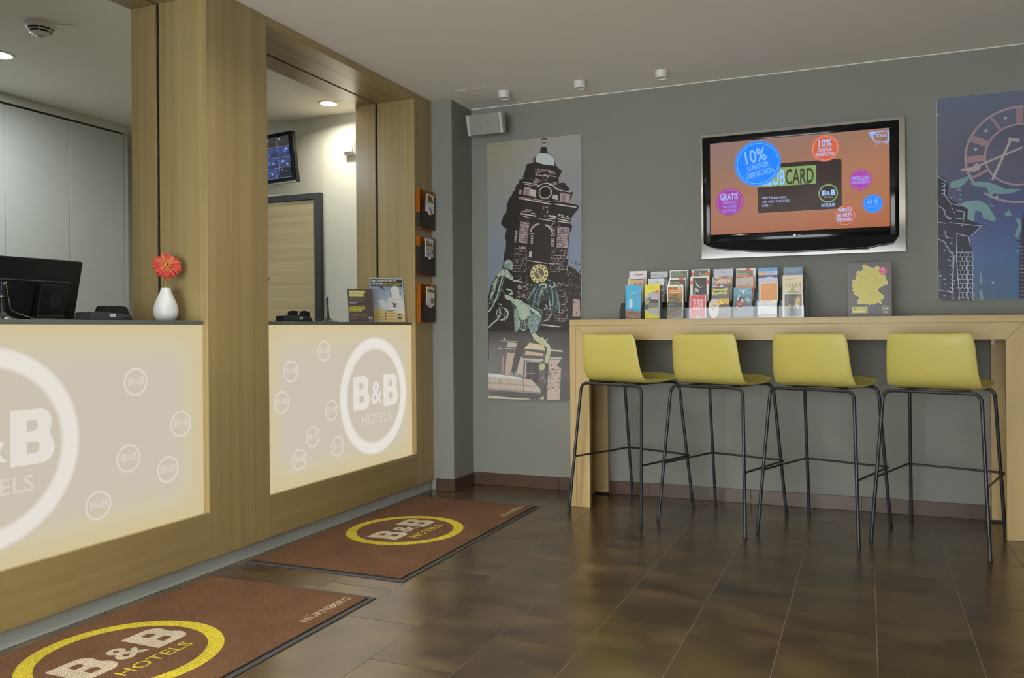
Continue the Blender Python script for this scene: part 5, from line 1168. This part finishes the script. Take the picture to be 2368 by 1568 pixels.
def f3(p, w, h):
    p.rect(0, 0, w, h, W_, 0); ph(p, .05 * w, .49 * h, .95 * w, .94 * h, [(130, 100, 56), (150, 100, 62), (104, 84, 52), (164, 128, 80), (84, 66, 42)], 22, 8, 1, .2); p.poly([(.36 * w, .49 * h), (.64 * w, .49 * h), (.60 * w, .66 * h), (.5 * w, .70 * h), (.42 * w, .66 * h)], (96, 82, 52), 3)
    p.rect(.08 * w, .755 * h, .92 * w, .865 * h, (196, 112, 56), 4); p.text('Kasematten und', .22 * w, .82 * h, .028 * h, (214, 196, 150), w=.66 * w, L=5, bold=.02); p.text('Lochwasserleitung', .12 * w, .77 * h, .028 * h, (214, 196, 150), w=.76 * w, L=5, bold=.02)
    p.rect(.64 * w, .87 * h, .90 * w, .965 * h, (206, 200, 190), 5); p.ring(.77 * w, .918 * h, .10 * w, .07 * w, (110, 66, 44), 6, 16)
    p.rect(.0 * w, .33 * h, .95 * w, .49 * h, (60, 58, 50), 4); p.disc(.14 * w, .42 * h, .045 * w, (170, 160, 120), 5, 10); p.lines(.24 * w, .44 * h, .22 * w, 3, .02 * h, .007 * h, (150, 146, 120), 5)
    p.poly([(.0, .02 * h), (.95 * w, .02 * h), (.95 * w, .33 * h), (.0, .33 * h)], (96, 94, 88), 4); p.poly([(0, .08 * h), (.5 * w, .20 * h), (.92 * w, .28 * h), (.92 * w, .22 * h), (.5 * w, .13 * h), (0, .02 * h)], (150, 92, 70), 5); p.poly([(.2 * w, .02 * h), (.95 * w, .02 * h), (.95 * w, .18 * h)], (120, 116, 112), 5)
def m3(p, w, h):
    p.rect(0, 0, w, h, W_, 0); p.rect(.06 * w, .3 * h, .94 * w, .95 * h, (70, 60, 54), 1); p.text('Historischer', .10 * w, .855 * h, .030 * h, (206, 204, 120), w=.52 * w, L=2, bold=.02); p.text('Kunstbunker', .10 * w, .81 * h, .030 * h, (206, 204, 120), w=.7 * w, L=2, bold=.02); p.rect(.58 * w, .935 * h, .84 * w, 1.01 * h, (200, 74, 58), 3)
def k3(p, w, h):
    p.rect(0, 0, w, h, (186, 188, 182), 0); p.rect(.08 * w, .3 * h, .94 * w, .97 * h, (96, 104, 92), 1); p.lines(.12 * w, .92 * h, .7 * w, 4, .03 * h, .009 * h, (140, 150, 134), 2); p.disc(.78 * w, .93 * h, .05 * w, (60, 80, 50), 2, 10)
def f4(p, w, h):
    p.rect(0, 0, w, h, (188, 176, 172), 0); p.rect(.03 * w, .02 * h, .08 * w, .98 * h, (176, 60, 62), 1); p.rect(.10 * w, .02 * h, .95 * w, .97 * h, (178, 62, 64), 1)
    for s_, x, y, ww in (('RO', .22, .70, .20), ('KUL', .50, .70, .34), ('TE', .24, .54, .20), ('TUR', .50, .54, .32), ('NACHT', .22, .38, .60)): p.text(s_, x * w, y * h, .115 * h, (214, 206, 200), w=ww * w, L=2, bold=.05)
    p.lines(.38 * w, .26 * h, .3 * w, 5, .03 * h, .012 * h, (150, 92, 92), 2); p.disc(.45 * w, .06 * h, .035 * w, (214, 206, 200), 2, 8); p.disc(.56 * w, .06 * h, .035 * w, (214, 206, 200), 2, 8); p.disc(.53 * w, .91 * h, .025 * w, (214, 206, 200), 2, 8)
def m4(p, w, h):
    p.rect(0, 0, w, h, (196, 196, 186), 0); p.rect(.14 * w, .02 * h, .88 * w, .97 * h, (46, 44, 42), 1)
    p.line([(.28 * w, .88 * h), (.32 * w, .80 * h), (.42 * w, .73 * h)], .05 * w, (170, 160, 160), 2); p.line([(.38 * w, .78 * h), (.5 * w, .70 * h), (.64 * w, .71 * h)], .05 * w, (176, 166, 164), 2); p.poly([(.24 * w, .68 * h), (.36 * w, .68 * h), (.50 * w, .60 * h), (.44 * w, .57 * h), (.28 * w, .59 * h)], (170, 160, 160), 2); p.line([(.26 * w, .66 * h), (.24 * w, .50 * h), (.34 * w, .40 * h)], .03 * w, (150, 140, 140), 2); p.poly([(.5 * w, .6 * h), (.86 * w, .52 * h), (.86 * w, .46 * h), (.55 * w, .54 * h)], (52, 56, 80), 2)
    p.rect(0, .78 * h, .16 * w, .89 * h, (204, 76, 58), 3); p.rect(.87 * w, .78 * h, 1.0 * w, .89 * h, (204, 76, 58), 3)
def k4(p, w, h):
    p.rect(0, 0, w, h, (190, 190, 180), 0); p.rect(.11 * w, .3 * h, .9 * w, .97 * h, (84, 86, 84), 1); p.poly([(.5 * w, .80 * h), (.62 * w, .88 * h), (.72 * w, .86 * h), (.78 * w, .93 * h), (.86 * w, .86 * h), (.86 * w, .80 * h)], (150, 124, 60), 2); p.line([(.46 * w, .9 * h), (.5 * w, .84 * h)], .05 * w, (176, 170, 160), 2); p.rect(-.01 * w, .83 * h, .17 * w, .91 * h, (204, 76, 58), 3); p.rect(.85 * w, .83 * h, 1.01 * w, .91 * h, (204, 76, 58), 3)
def f5(p, w, h):
    p.grad(0, 0, w, h, [(0, (72, 66, 74), (76, 70, 78)), (.4, (92, 80, 60), (96, 84, 62)), (.6, (88, 80, 88), (92, 84, 92)), (1, (76, 66, 74), (80, 70, 78))], 0)
    for i, c in enumerate(((176, 172, 170), (196, 96, 70), (170, 168, 166))): p.rect((.06 + .21 * i) * w, .93 * h, (.24 + .21 * i) * w, .965 * h, c, 1)
    p.text('Fernweh', .08 * w, .80 * h, .085 * h, (216, 206, 60), w=.84 * w, L=2, bold=.04, rot=.05); p.text('Festival', .05 * w, .70 * h, .085 * h, (216, 206, 60), w=.80 * w, L=2, bold=.04, rot=.05); p.line([(.05 * w, .67 * h), (.85 * w, .70 * h)], .009 * h, (170, 160, 150), 2)
    p.poly([(.30 * w, .58 * h), (w, .58 * h), (w, .42 * h), (.7 * w, .37 * h), (.35 * w, .36 * h)], (184, 140, 52), 1); p.disc(.62 * w, .47 * h, .16 * w, (210, 176, 50), 2, 20); p.line([(.62 * w, .54 * h), (.72 * w, .45 * h), (.78 * w, .38 * h)], .04 * w, (60, 46, 30), 3); p.poly([(.4 * w, .36 * h), (.6 * w, .41 * h), (.85 * w, .40 * h), (w, .44 * h), (w, .34 * h), (.5 * w, .33 * h)], (76, 58, 34), 3)
    p.disc(.12 * w, .28 * h, .30 * w, (172, 160, 144), 4, 24, .30 * h); p.poly([(.10 * w, .42 * h), (.22 * w, .37 * h), (.24 * w, .34 * h), (.14 * w, .36 * h)], (60, 50, 44), 5); p.disc(.07 * w, .27 * h, .04 * w, (110, 96, 84), 5, 10)
    p.lines(.45 * w, .24 * h, .45 * w, 5, .03 * h, .01 * h, (124, 116, 124), 5); p.rect(.38 * w, .005 * h, .95 * w, .045 * h, (176, 72, 64), 5)
def m5(p, w, h):
    p.rect(0, 0, w, h, (176, 172, 164), 0); ph(p, 0, .70 * h, w, h, [(150, 144, 130), (128, 118, 92), (176, 130, 70), (110, 84, 130), (96, 106, 66), (170, 90, 70), (184, 180, 172)], 40, 11, 1, .14)
    p.poly([(.2 * w, .70 * h), (.22 * w, .86 * h), (.38 * w, .94 * h), (.6 * w, .94 * h), (.74 * w, .86 * h), (.76 * w, .70 * h)], (178, 158, 150), 3); p.line([(.16 * w, .84 * h), (.34 * w, .94 * h), (.62 * w, .95 * h), (.76 * w, .86 * h)], .025 * h, (206, 104, 50), 4)
    for x in (.34, .60): p.disc(x * w, .80 * h, .05 * w, (84, 84, 96), 5, 12, .012 * h)
def k5(p, w, h):
    p.rect(0, 0, w, h, (168, 168, 178), 0); p.line([(.3 * w, .99 * h), (.36 * w, .93 * h), (.2 * w, .88 * h)], .01 * w, (120, 120, 136), 1); p.line([(.45 * w, .90 * h), (.9 * w, .91 * h)], .012 * w, (110, 112, 130), 1); p.lines(.46 * w, .95 * h, .3 * w, 1, .03 * h, .007 * h, (130, 130, 146), 1)
def f6(p, w, h):
    p.grad(0, 0, w, h, [(0, (70, 72, 74), (72, 78, 82)), (.5, (68, 78, 84), (72, 92, 102)), (.73, (74, 104, 116), (76, 106, 118)), (.75, (78, 128, 146), (84, 134, 152)), (1, (80, 126, 144), (84, 128, 146))], 0)
    p.line([(.28 * w, .95 * h), (.42 * w, .905 * h), (.58 * w, .905 * h), (.76 * w, .955 * h)], .02 * h, (204, 208, 206), 1); p.poly([(.42 * w, .88 * h), (.60 * w, .885 * h), (.58 * w, .84 * h), (.56 * w, .79 * h), (.50 * w, .79 * h), (.48 * w, .84 * h)], (196, 202, 200), 1)
    p.text('KULTUR', .06 * w, .825 * h, .025 * h, (160, 190, 196), w=.34 * w, L=1); p.text('FORUM', .64 * w, .83 * h, .025 * h, (160, 190, 196), w=.30 * w, L=1)
    p.poly([(.18 * w, .60 * h), (.26 * w, .72 * h), (.36 * w, .75 * h), (.28 * w, .66 * h), (.24 * w, .58 * h)], (196, 200, 196), 2); p.poly([(.26 * w, .66 * h), (.32 * w, .70 * h), (.46 * w, .68 * h), (.52 * w, .62 * h), (.44 * w, .54 * h), (.38 * w, .50 * h), (.30 * w, .54 * h), (.26 * w, .50 * h)], (34, 30, 30), 2); p.poly([(.38 * w, .62 * h), (.50 * w, .64 * h), (.48 * w, .52 * h), (.42 * w, .50 * h), (.36 * w, .54 * h)], (188, 138, 110), 3)
    p.poly([(.05 * w, .42 * h), (.16 * w, .52 * h), (.34 * w, .48 * h), (.5 * w, .36 * h), (.2 * w, .22 * h), (.04 * w, .26 * h)], (56, 50, 52), 2); p.poly([(.12 * w, .50 * h), (.40 * w, .50 * h), (.48 * w, .43 * h), (.30 * w, .38 * h)], (176, 64, 62), 3); p.poly([(.06 * w, .24 * h), (.2 * w, .20 * h), (.36 * w, .30 * h), (.56 * w, .34 * h), (.48 * w, .28 * h), (.25 * w, .22 * h)], (150, 76, 68), 3); p.line([(.16 * w, .40 * h), (.30 * w, .30 * h), (.54 * w, .34 * h)], .05 * w, (184, 130, 104), 4); p.line([(.45 * w, .40 * h), (.78 * w, .44 * h)], .03 * w, (44, 42, 46), 4)
    p.line([(.50 * w, .52 * h), (.68 * w, .62 * h), (.80 * w, .70 * h)], .025 * w, (170, 178, 184), 3); p.poly([(.66 * w, .58 * h), (.80 * w, .66 * h), (.92 * w, .56 * h), (.88 * w, .50 * h), (.74 * w, .52 * h)], (140, 150, 164), 2); p.disc(.79 * w, .46 * h, .035 * w, (200, 206, 210), 4, 10)
    p.disc(.23 * w, .12 * h, .04 * w, (160, 156, 70), 2, 10); p.lines(.33 * w, .13 * h, .22 * w, 2, .02 * h, .01 * h, (110, 150, 170), 2); p.poly([(.76 * w, .15 * h), (.94 * w, .09 * h), (.78 * w, .085 * h)], (190, 90, 120), 2)
def m6(p, w, h):
    p.rect(0, 0, w, h, (166, 160, 148), 0); ph(p, .02 * w, .72 * h, .94 * w, .98 * h, [(164, 158, 148), (150, 146, 140), (178, 172, 160), (90, 84, 80), (156, 150, 140)], 22, 15, 1, .10); p.rect(0, .965 * h, w, .985 * h, (190, 56, 50), 4); p.rect(.95 * w, .5 * h, w, .985 * h, (190, 56, 50), 4); p.rect(.02 * w, .60 * h, .95 * w, .745 * h, (190, 124, 72), 3)
def k6(p, w, h):
    p.rect(0, 0, w, h, (196, 194, 184), 0); p.rect(.05 * w, .4 * h, .85 * w, .95 * h, (112, 106, 88), 1); p.text('Historischer', .09 * w, .85 * h, .030 * h, (206, 204, 150), w=.46 * w, L=2, bold=.02); p.text('Kunstbunker', .09 * w, .81 * h, .030 * h, (206, 204, 150), w=.56 * w, L=2, bold=.02); p.rect(.50 * w, .93 * h, .73 * w, 1.0 * h, (204, 84, 68), 2)
def f7(p, w, h):
    p.rect(0, 0, w, h, (186, 184, 182), 0); p.text('Lavanja', .2 * w, .74 * h, .05 * h, (150, 148, 146), w=.35 * w, L=1); p.line([(.36 * w, .92 * h), (.43 * w, .85 * h), (.40 * w, .70 * h)], .010 * w, (110, 108, 108), 2); p.line([(.2 * w, .60 * h), (.4 * w, .50 * h), (.7 * w, .52 * h), (.9 * w, .66 * h)], .008 * w, (160, 158, 156), 2)
    p.lines(.12 * w, .58 * h, .7 * w, 6, .075 * h, .012 * h, (156, 154, 152), 1, 4); p.rect(0, .08 * h, w, .18 * h, (140, 104, 118), 1)
def m7(p, w, h):
    p.rect(0, 0, w, h, (190, 188, 184), 0); p.rect(.07 * w, .42 * h, .95 * w, .96 * h, (206, 128, 66), 1); p.lines(.10 * w, .92 * h, .6 * w, 3, .04 * h, .009 * h, (222, 160, 110), 2); p.rect(.07 * w, .1 * h, .95 * w, .41 * h, (176, 172, 166), 1); p.rect(.65 * w, .36 * h, .97 * w, .52 * h, (196, 186, 180), 3); p.lines(.68 * w, .45 * h, .24 * w, 2, .05 * h, .012 * h, (196, 110, 90), 4)
    p.disc(.42 * w, .16 * h, .31 * w, (160, 146, 126), 2, 28); p.disc(.42 * w, .16 * h, .24 * w, (186, 180, 172), 3, 28); p.disc(.40 * w, .14 * h, .10 * w, (130, 96, 64), 4, 18)
def k7(p, w, h):
    p.rect(0, 0, w, h, (176, 176, 190), 0); p.rect(0, .90 * h, w, h, (86, 136, 184), 1); p.rect(0, .72 * h, w, .80 * h, (84, 82, 130), 1); p.disc(.27 * w, .855 * h, .11 * w, (212, 150, 74), 2, 20); p.disc(.07 * w, .85 * h, .06 * w, (212, 150, 74), 2, 14); p.lines(.42 * w, .875 * h, .5 * w, 3, .02 * h, .008 * h, (146, 146, 160), 2); p.disc(.6 * w, .68 * h, .30 * w, (178, 178, 190), 2, 24, .07 * h)
def f8(p, w, h):
    p.rect(0, 0, w, h, (184, 184, 178), 0); p.rect(.10 * w, .03 * h, .93 * w, .96 * h, (96, 88, 66), 1); p.poly([(.30 * w, .96 * h), (.70 * w, .96 * h), (.62 * w, .55 * h), (.5 * w, .50 * h), (.18 * w, .48 * h), (.34 * w, .70 * h)], (66, 62, 50), 2); p.poly([(.20 * w, .50 * h), (.5 * w, .50 * h), (.93 * w, .26 * h), (.93 * w, .03 * h), (.2 * w, .03 * h), (.34 * w, .22 * h)], (62, 60, 52), 2)
    p.poly([(.62 * w, .76 * h), (.78 * w, .88 * h), (.86 * w, .78 * h), (.84 * w, .58 * h), (.72 * w, .48 * h), (.62 * w, .50 * h)], (166, 138, 96), 3); p.poly([(.60 * w, .52 * h), (.70 * w, .50 * h), (.84 * w, .52 * h), (.74 * w, .32 * h), (.68 * w, .38 * h)], (166, 164, 152), 3); p.line([(.55 * w, .48 * h), (.58 * w, .34 * h)], .03 * w, (150, 148, 138), 4); ph(p, .22 * w, .38 * h, .42 * w, .54 * h, [(70, 66, 54), (180, 84, 50), (160, 150, 130), (96, 110, 70), (190, 160, 120)], 16, 19, 4, .14)
def m8(p, w, h):
    p.rect(0, 0, w, h, (184, 176, 150), 0); p.lines(.12 * w, .92 * h, .5 * w, 2, .03 * h, .010 * h, (190, 104, 76), 1); p.lines(.12 * w, .85 * h, .75 * w, 3, .03 * h, .006 * h, (164, 154, 126), 1); p.rect(.14 * w, .69 * h, .92 * w, .76 * h, (172, 162, 122), 1); p.poly([(.14 * w, .52 * h), (.9 * w, .52 * h), (.62 * w, .60 * h), (.58 * w, .70 * h), (.44 * w, .70 * h), (.40 * w, .60 * h)], (150, 148, 100), 1)
    for x in (.16, .36, .5, .68, .88):
        for y in (.685, .76): p.disc(x * w, y * h, .03 * w, (130, 84, 60), 2, 8)
    p.disc(.84 * w, .60 * h, .08 * w, (190, 150, 140), 2, 12)
def k8(p, w, h):
    p.rect(0, 0, w, h, (96, 116, 140), 0); p.rect(0, 0, .2 * w, h, (112, 120, 132), 1); p.text('Nürnberg', .2 * w, .93 * h, .022 * h, (140, 160, 180), w=.6 * w, L=2); p.lines(.2 * w, .89 * h, .6 * w, 2, .03 * h, .01 * h, (140, 158, 178), 2)
arts = [(f1, m1, k1), (f2, m2, k2), (f3, m3, k3), (f4, m4, k4), (f5, m5, k5), (f6, m6, k6), (f7, m7, k7), (f8, m8, k8)]
lbl = [('bright blue leaflet with a white twin tower, front of the leftmost stand', 'leaflet with a food picture and coloured dots, middle of the leftmost stand', 'white leaflet with a red curved line, back of the leftmost stand'),
 ('yellow leaflet with a grey bus picture and red dot', 'white leaflet with small landscape photos behind the yellow bus leaflet', 'grey-white leaflet with blue band at the back above the yellow leaflet'),
 ('white-edged leaflet with orange banner over a stone tunnel', 'dark leaflet with yellow title just above the tunnel leaflet', 'green-grey framed leaflet at the back above the tunnel leaflet'),
 ('red leaflet with ROTE KULTUR NACHT in white block letters', 'black leaflet with a white dancer and red side tabs', 'grey leaflet with a yellow creature and red tabs at the back'),
 ('dark leaflet with yellow Fernweh Festival title and panda', 'leaflet with a face wearing a flower wreath above the festival leaflet', 'pale lavender leaflet with thin lines behind the flower wreath'),
 ('teal and slate leaflet with a guitarist', 'beige speckled leaflet with red border above the guitarist', 'olive leaflet with pale title and red tab behind the red-bordered one'),
 ('low white leaflet with a mauve stripe near its foot', 'orange-topped leaflet with a round picture', 'blue-topped leaflet with an orange disc, tallest in its stand'),
 ('leaflet with a dark brown portrait painting, front of the rightmost stand', 'cream leaflet with small red marks above the portrait leaflet', 'blue-grey leaflet at the back of the rightmost stand')]
slab = ['leftmost', 'second from the left', 'third from the left', 'fourth from the left', 'fourth from the right', 'third from the right', 'second from the right', 'rightmost']
for i, tiers in enumerate(cols):
    xa = on_y(tiers[0][0], 720, TY3[0]).x; xb = on_y(tiers[0][1], 720, TY3[0]).x
    xs_ = [(on_y(t_[0], 700, y_).x, on_y(t_[1], 700, y_).x) for t_, y_ in zip(tiers, TY3)]
    lo = min(a for a, c in xs_) - .004; hi = max(c for a, c in xs_) + .004
    hi = min(hi, lo + .124)
    if i < 7: hi = min(hi, min(on_y(cols[i + 1][j_][0], 700, TY3[j_]).x for j_ in range(3)) - .012)
    S = thing('leaflet_stand', slab[i] + ' clear three-step leaflet stand on the bar table', 'leaflet stand', ((lo + hi) / 2, 4.64, TOP), 'clear leaflet stands on the bar table')
    side = [(4.543, TOP), (4.80, TOP), (4.80, 1.33), (4.752, 1.36), (4.732, 1.27), (4.668, 1.27), (4.650, 1.20), (4.584, 1.20), (4.562, 1.165), (4.543, 1.165)]
    for x in (lo - .0035, hi + .0005):
        b = MB(); b.prism([(x, y, z) for y, z in side], (.003, 0, 0)); b.build('side_panel', M_acryl2, S)
    for y_, zb_, hh in ((TY3[0], TOP, .062), (TY3[1], 1.150, .05), (TY3[2], 1.20, .05)):
        MB().box(lo, hi, y_ - .0165, y_ - .0140, zb_, zb_ + hh).build('pocket_front', M_acryl, S)
        MB().box(lo, hi, y_ - .0138, y_ + .012, zb_, zb_ + .002).build('pocket_floor', M_acryl, S)
    for j in (2, 1, 0):
        u0, u1, vt = tiers[j]; y_ = TY3[j]; x0 = max(lo + .001, on_y(u0, 700, y_).x); x1 = min(hi - .001, on_y(u1, 700, y_).x); zt_ = on_y((u0 + u1) / 2, vt, y_).z
        zb_ = {0: TOP + .0025, 1: 1.1525, 2: 1.2025}[j]; w = x1 - x0; h = zt_ - zb_
        full = h if j == 0 else max(h, .21); 
        q = thing('leaflet', lbl[i][j], 'leaflet', ((x0 + x1) / 2, y_, zb_))
        th = (.005, .004, .003)[j]; sk = .010 * h / .2
        b = MB(); b.prism([(x0, y_ - .001 - th, zb_), (x1, y_ - .001 - th, zb_), (x1, y_ - .001 - th + sk, zt_), (x0, y_ - .001 - th + sk, zt_)], (0, th, 0)); b.build('paper_stack', M_paper, q)
        up_ = Vector((0, sk, zt_ - zb_)); pr = Print((x0, y_ - .001 - th, zb_), (1, 0, 0), up_)
        L_ = up_.length
        if j == 0: arts[i][j](pr, w, L_)
        else:
            # art is laid out on a full-height leaflet; keep its visible upper part
            Hh = .21
            sub = Print(pr.O + pr.B * (L_ - Hh), (1, 0, 0), up_); arts[i][j](sub, w, Hh); keep = Print((x0, y_ - .001 - th, zb_), (1, 0, 0), up_); keep.O = sub.O; keep.v, keep.f, keep.c = sub.v, sub.f, sub.c
            for k_, v_ in enumerate(keep.v):
                if v_.z < zb_ + .0005: keep.v[k_] = v_ + pr.B * ((zb_ + .0005 - v_.z) / pr.B.z)
            pr = keep
        pr.build('cover_print', q)

# map sign in an acrylic stand
t = thing('map_sign', 'brown sign with an ochre map of Germany on the bar table', 'sign', (.02, 4.66, TOP))
YM = 4.665
MB().box(-.090, .129, YM, YM + .003, TOP + .002, 1.395, .0005, 1).build('acrylic_panel', M_paper, t)
b = MB(); b.box(-.088, .127, YM + .0035, YM + .075, TOP, TOP + .0018); b.build('foot', M_acryl2, t)
def Gm(x, y): p = on_y(1900 + x / 9.8, 590 + y / 9.8, YM); return (p.x, p.z)
pr = Print((0, YM, 0), (1, 0, 0), (0, 0, 1)); pr.rect(-.090, 1.104, .129, 1.3948, (64, 52, 50), 0)
ger = [(935, 200), (1020, 200), (1045, 240), (1130, 255), (1135, 295), (1180, 285), (1230, 250), (1295, 235), (1320, 270), (1380, 300), (1410, 400), (1440, 440), (1460, 510), (1505, 600), (1475, 650), (1440, 635), (1400, 665), (1320, 710), (1265, 740), (1290, 800), (1350, 850), (1410, 900), (1410, 935), (1380, 970), (1325, 995), (1360, 1060), (1335, 1075), (1320, 1050), (1270, 1045), (1180, 1090), (1110, 1070), (1090, 1105), (1060, 1070), (1020, 1090), (960, 1060), (910, 1080), (830, 1075), (830, 1010), (860, 950), (890, 910), (780, 885), (735, 830), (750, 800), (710, 770), (740, 740), (705, 660), (730, 600), (705, 560), (770, 550), (800, 510), (775, 480), (815, 440), (805, 380), (840, 335), (910, 360), (930, 320), (965, 310), (935, 265), (960, 250)]
gp = [Gm(*p) for p in ger]; mx_ = sum(p[0] for p in gp) / len(gp); mz_ = sum(p[1] for p in gp) / len(gp)
pr.line(gp + [gp[0]], .0036, (186, 178, 130), 1); pr.poly(gp, (164, 152, 52), 2)
rnd = random.Random(6)
for _ in range(46):
    x, y = rnd.uniform(800, 1380), rnd.uniform(330, 1030)
    if (x > 1240 and 650 < y < 900) or (x < 900 and y > 880): continue
    q = Gm(x, y); pr.disc(q[0], q[1], .0011, (74, 62, 30), 3, 6); pr.rect(q[0] + .002, q[1] - .0006, q[0] + rnd.uniform(.006, .012), q[1] + .0006, (124, 112, 44), 3)
for x, y in ((975, 398), (1182, 500), (1315, 468), (855, 585), (1182, 650), (1030, 720), (1008, 918), (1075, 972), (1230, 995), (1000, 262), (1075, 345)): q = Gm(x, y); pr.disc(q[0], q[1], .0018, (206, 200, 170), 4, 8)
q = Gm(1395, 330); pr.disc(q[0], q[1], .0205, (188, 84, 120), 5, 28); pr.disc(q[0], q[1], .018, (164, 56, 92), 6, 28); pr.text('70', q[0], q[1] + .002, .009, (214, 190, 200), w=.010, L=7, al='c', bold=.04); pr.rect(q[0] - .012, q[1] - .009, q[0] + .012, q[1] - .006, (206, 170, 186), 7)
a = Gm(700, 1290); c = Gm(1045, 1145); pr.rect(a[0], a[1], c[0], c[1], (190, 180, 90), 1); pr.rect(a[0] + .0015, a[1] + .0015, c[0] - .0015, c[1] - .0015, (158, 146, 50), 2); pr.rect(a[0] + .011, a[1] + .021, a[0] + .017, a[1] + .025, (60, 52, 30), 3); pr.rect(a[0] + .022, a[1] + .006, a[0] + .062, a[1] + .010, (200, 194, 140), 3); pr.rect(a[0] + .022, a[1] + .013, a[0] + .058, a[1] + .016, (200, 194, 140), 3); pr.rect(a[0] + .004, a[1] + .007, a[0] + .016, a[1] + .012, (196, 188, 120), 3)
q = Gm(1448, 1183); logo(pr, q[0], q[1], .0165, (168, 160, 80), (196, 196, 190), (196, 196, 190), fill=(58, 48, 42), L=1, ring=.86, hotels=False); pr.text('HOTELBB.DE', q[0], q[1] - .0235, .0035, (190, 186, 180), w=.022, L=1, al='c', bold=.03)
pr.build('printed_sheet', t)

# ------------------------------------------------------------------ door mats
def mat(x0, x1, y0, y1, cx, cy, R_, label):
    t = thing('door_mat', label, 'mat', ((x0 + x1) / 2, (y0 + y1) / 2, .0002)); z = .0002
    b = MB(); b.box(x0, x1, y0, y1, z, z + .0035, .001, 1); b.build('rubber_border', M_rubber, t)
    bw = .022; b = MB(); b.box(x0 + bw * .6, x1 - bw, y0 + bw, y1 - bw, z + .0036, z + .0085, .0015, 1); o = b.build('backing', pmat('dark_mat_backing', (.03, .022, .017), .9), t)
    pr = Print((0, 0, z + .0088), (0, 1, 0), (-1, 0, 0), step=.0002)   # reads from the lobby side
    def U(x, y): return (y, -x)
    # pile field as a fine mesh of brown
    n_ = 6
    pr.rect(y0 + bw + .001, -(x1 - bw - .001), y1 - bw - .001, -(x0 + bw * .6 + .001), (96, 66, 43), 0)
    YEL, CR = (184, 168, 44), (176, 164, 142)
    logo(pr, cy, -cx, R_, YEL, CR, YEL, L=0, ring=.83)
    pr.text('NÜRNBERG', y1 - .325, -(x1 - .075), .036, (160, 150, 130), w=.275, L=1, bold=.012)
    pr.build('pile', t, M_pile)
    return t
mat(-2.628, -1.797, 2.868, 4.372, -2.240, 3.605, .300, 'far brown logo door mat with yellow ring, nearer the grey wall')
mat(-2.615, -1.790, 1.150, 2.663, -2.235, 1.900, .300, 'near brown logo door mat with yellow ring, cut off by the frame bottom')

# ------------------------------------------------------------------ ceiling fittings in the lobby
for (x, y), lb in (((-2.113, 4.600), 'leftmost small white cylinder on the ceiling, above the loudspeaker'), ((-1.603, 4.586), 'middle small white cylinder of three on the ceiling'), ((-1.100, 4.586), 'rightmost small white cylinder of three on the ceiling')):
    t = thing('ceiling_cylinder', lb, 'ceiling fitting', (x, y, CEIL), 'small white cylinders on the ceiling')
    MB().lathe([(.0355, CEIL - .0003), (.0355, CEIL - .040), (.0345, CEIL - .0415), (.030, CEIL - .042), (.029, CEIL - .036), (.004, CEIL - .035)], (x, y, 0), 28).build('shade', M_white_gloss, t, smooth=True)
    MB().lathe([(.0375, CEIL - .0002), (.0375, CEIL - .003), (.0356, CEIL - .003)], (x, y, 0), 28).build('collar', M_ceil, t)
t = thing('access_panel', 'flush white access panel with a red dot by the corner', 'panel', (-2.27, 4.60, CEIL))
MB().box(-2.40, -2.17, 4.46, 4.70, CEIL - .0020, CEIL - .0003, .0005, 1).build('panel', M_ceil, t); MB().lathe([(.006, CEIL - .0021), (.005, CEIL - .0035), (.001, CEIL - .004)], (-2.30, 4.60, 0), 12).build('indicator', emat('red_led', (.8, .05, .02), .6), t)

# loudspeaker
t = thing('loudspeaker', 'light grey wall loudspeaker tilted down in the corner', 'speaker', (-2.295, 4.72, 2.395))
th = math.radians(14); rot = Matrix.Rotation(th, 3, 'X')
cS = Vector((-2.298, 4.735, 2.394))
def Sp(x, y, z): return cS + rot @ Vector((x, y, z))
b = MB(); v = [Sp(-.105, -.045, -.065), Sp(.105, -.045, -.065), Sp(.105, -.045, .065), Sp(-.105, -.045, .065)]; b.obox(Sp(0, -.020, 0), (.212, .05, .130), rot, .002, 1); b.build('grille', M_spk, t)
for s_ in (-1, 1):
    b = MB(); b.obox(Sp(s_ * .117, -.0215, 0), (.021, .056, .134), rot, .004, 2); b.build('end_cap', M_spkcap, t)
b = MB(); b.obox(Sp(0, .030, 0), (.20, .049, .118), rot, .01, 2); b.build('rear_cabinet', M_spkcap, t)
pr = Print(Sp(.022, -.0453, .008), (1, 0, 0), rot @ Vector((0, 0, 1))); pr.text('BOSE', 0, 0, .005, (60, 60, 58), w=.030, L=0, bold=.02); pr.build('maker_badge', t)
b = MB(); b.tube([Sp(0, .05, 0), (-2.298, 4.8797, 2.40)], .014, 10); b.build('wall_bracket', M_spkcap, t, smooth=True)

# ------------------------------------------------------------------ unseen lobby lamps, added above and behind the camera to light the room
for x, y, k_, lb in ((-1.65, 2.45, 1.5, 'nearest the reception hatches'), (-1.65, 1.0, 1.5, 'left front'), (-.5, .2, 1.3, 'left middle'), (-1.8, -1.8, 1.6, 'left rear'), (.6, -1.8, .8, 'right rear')):
    downlight(x, y, LOBBY_W * k_, ('unseen recessed downlight added to the lobby ceiling, ' + lb), (1, .93, .83), .07, group='unseen recessed downlights added to the lobby', glow=6, sp=2.7)
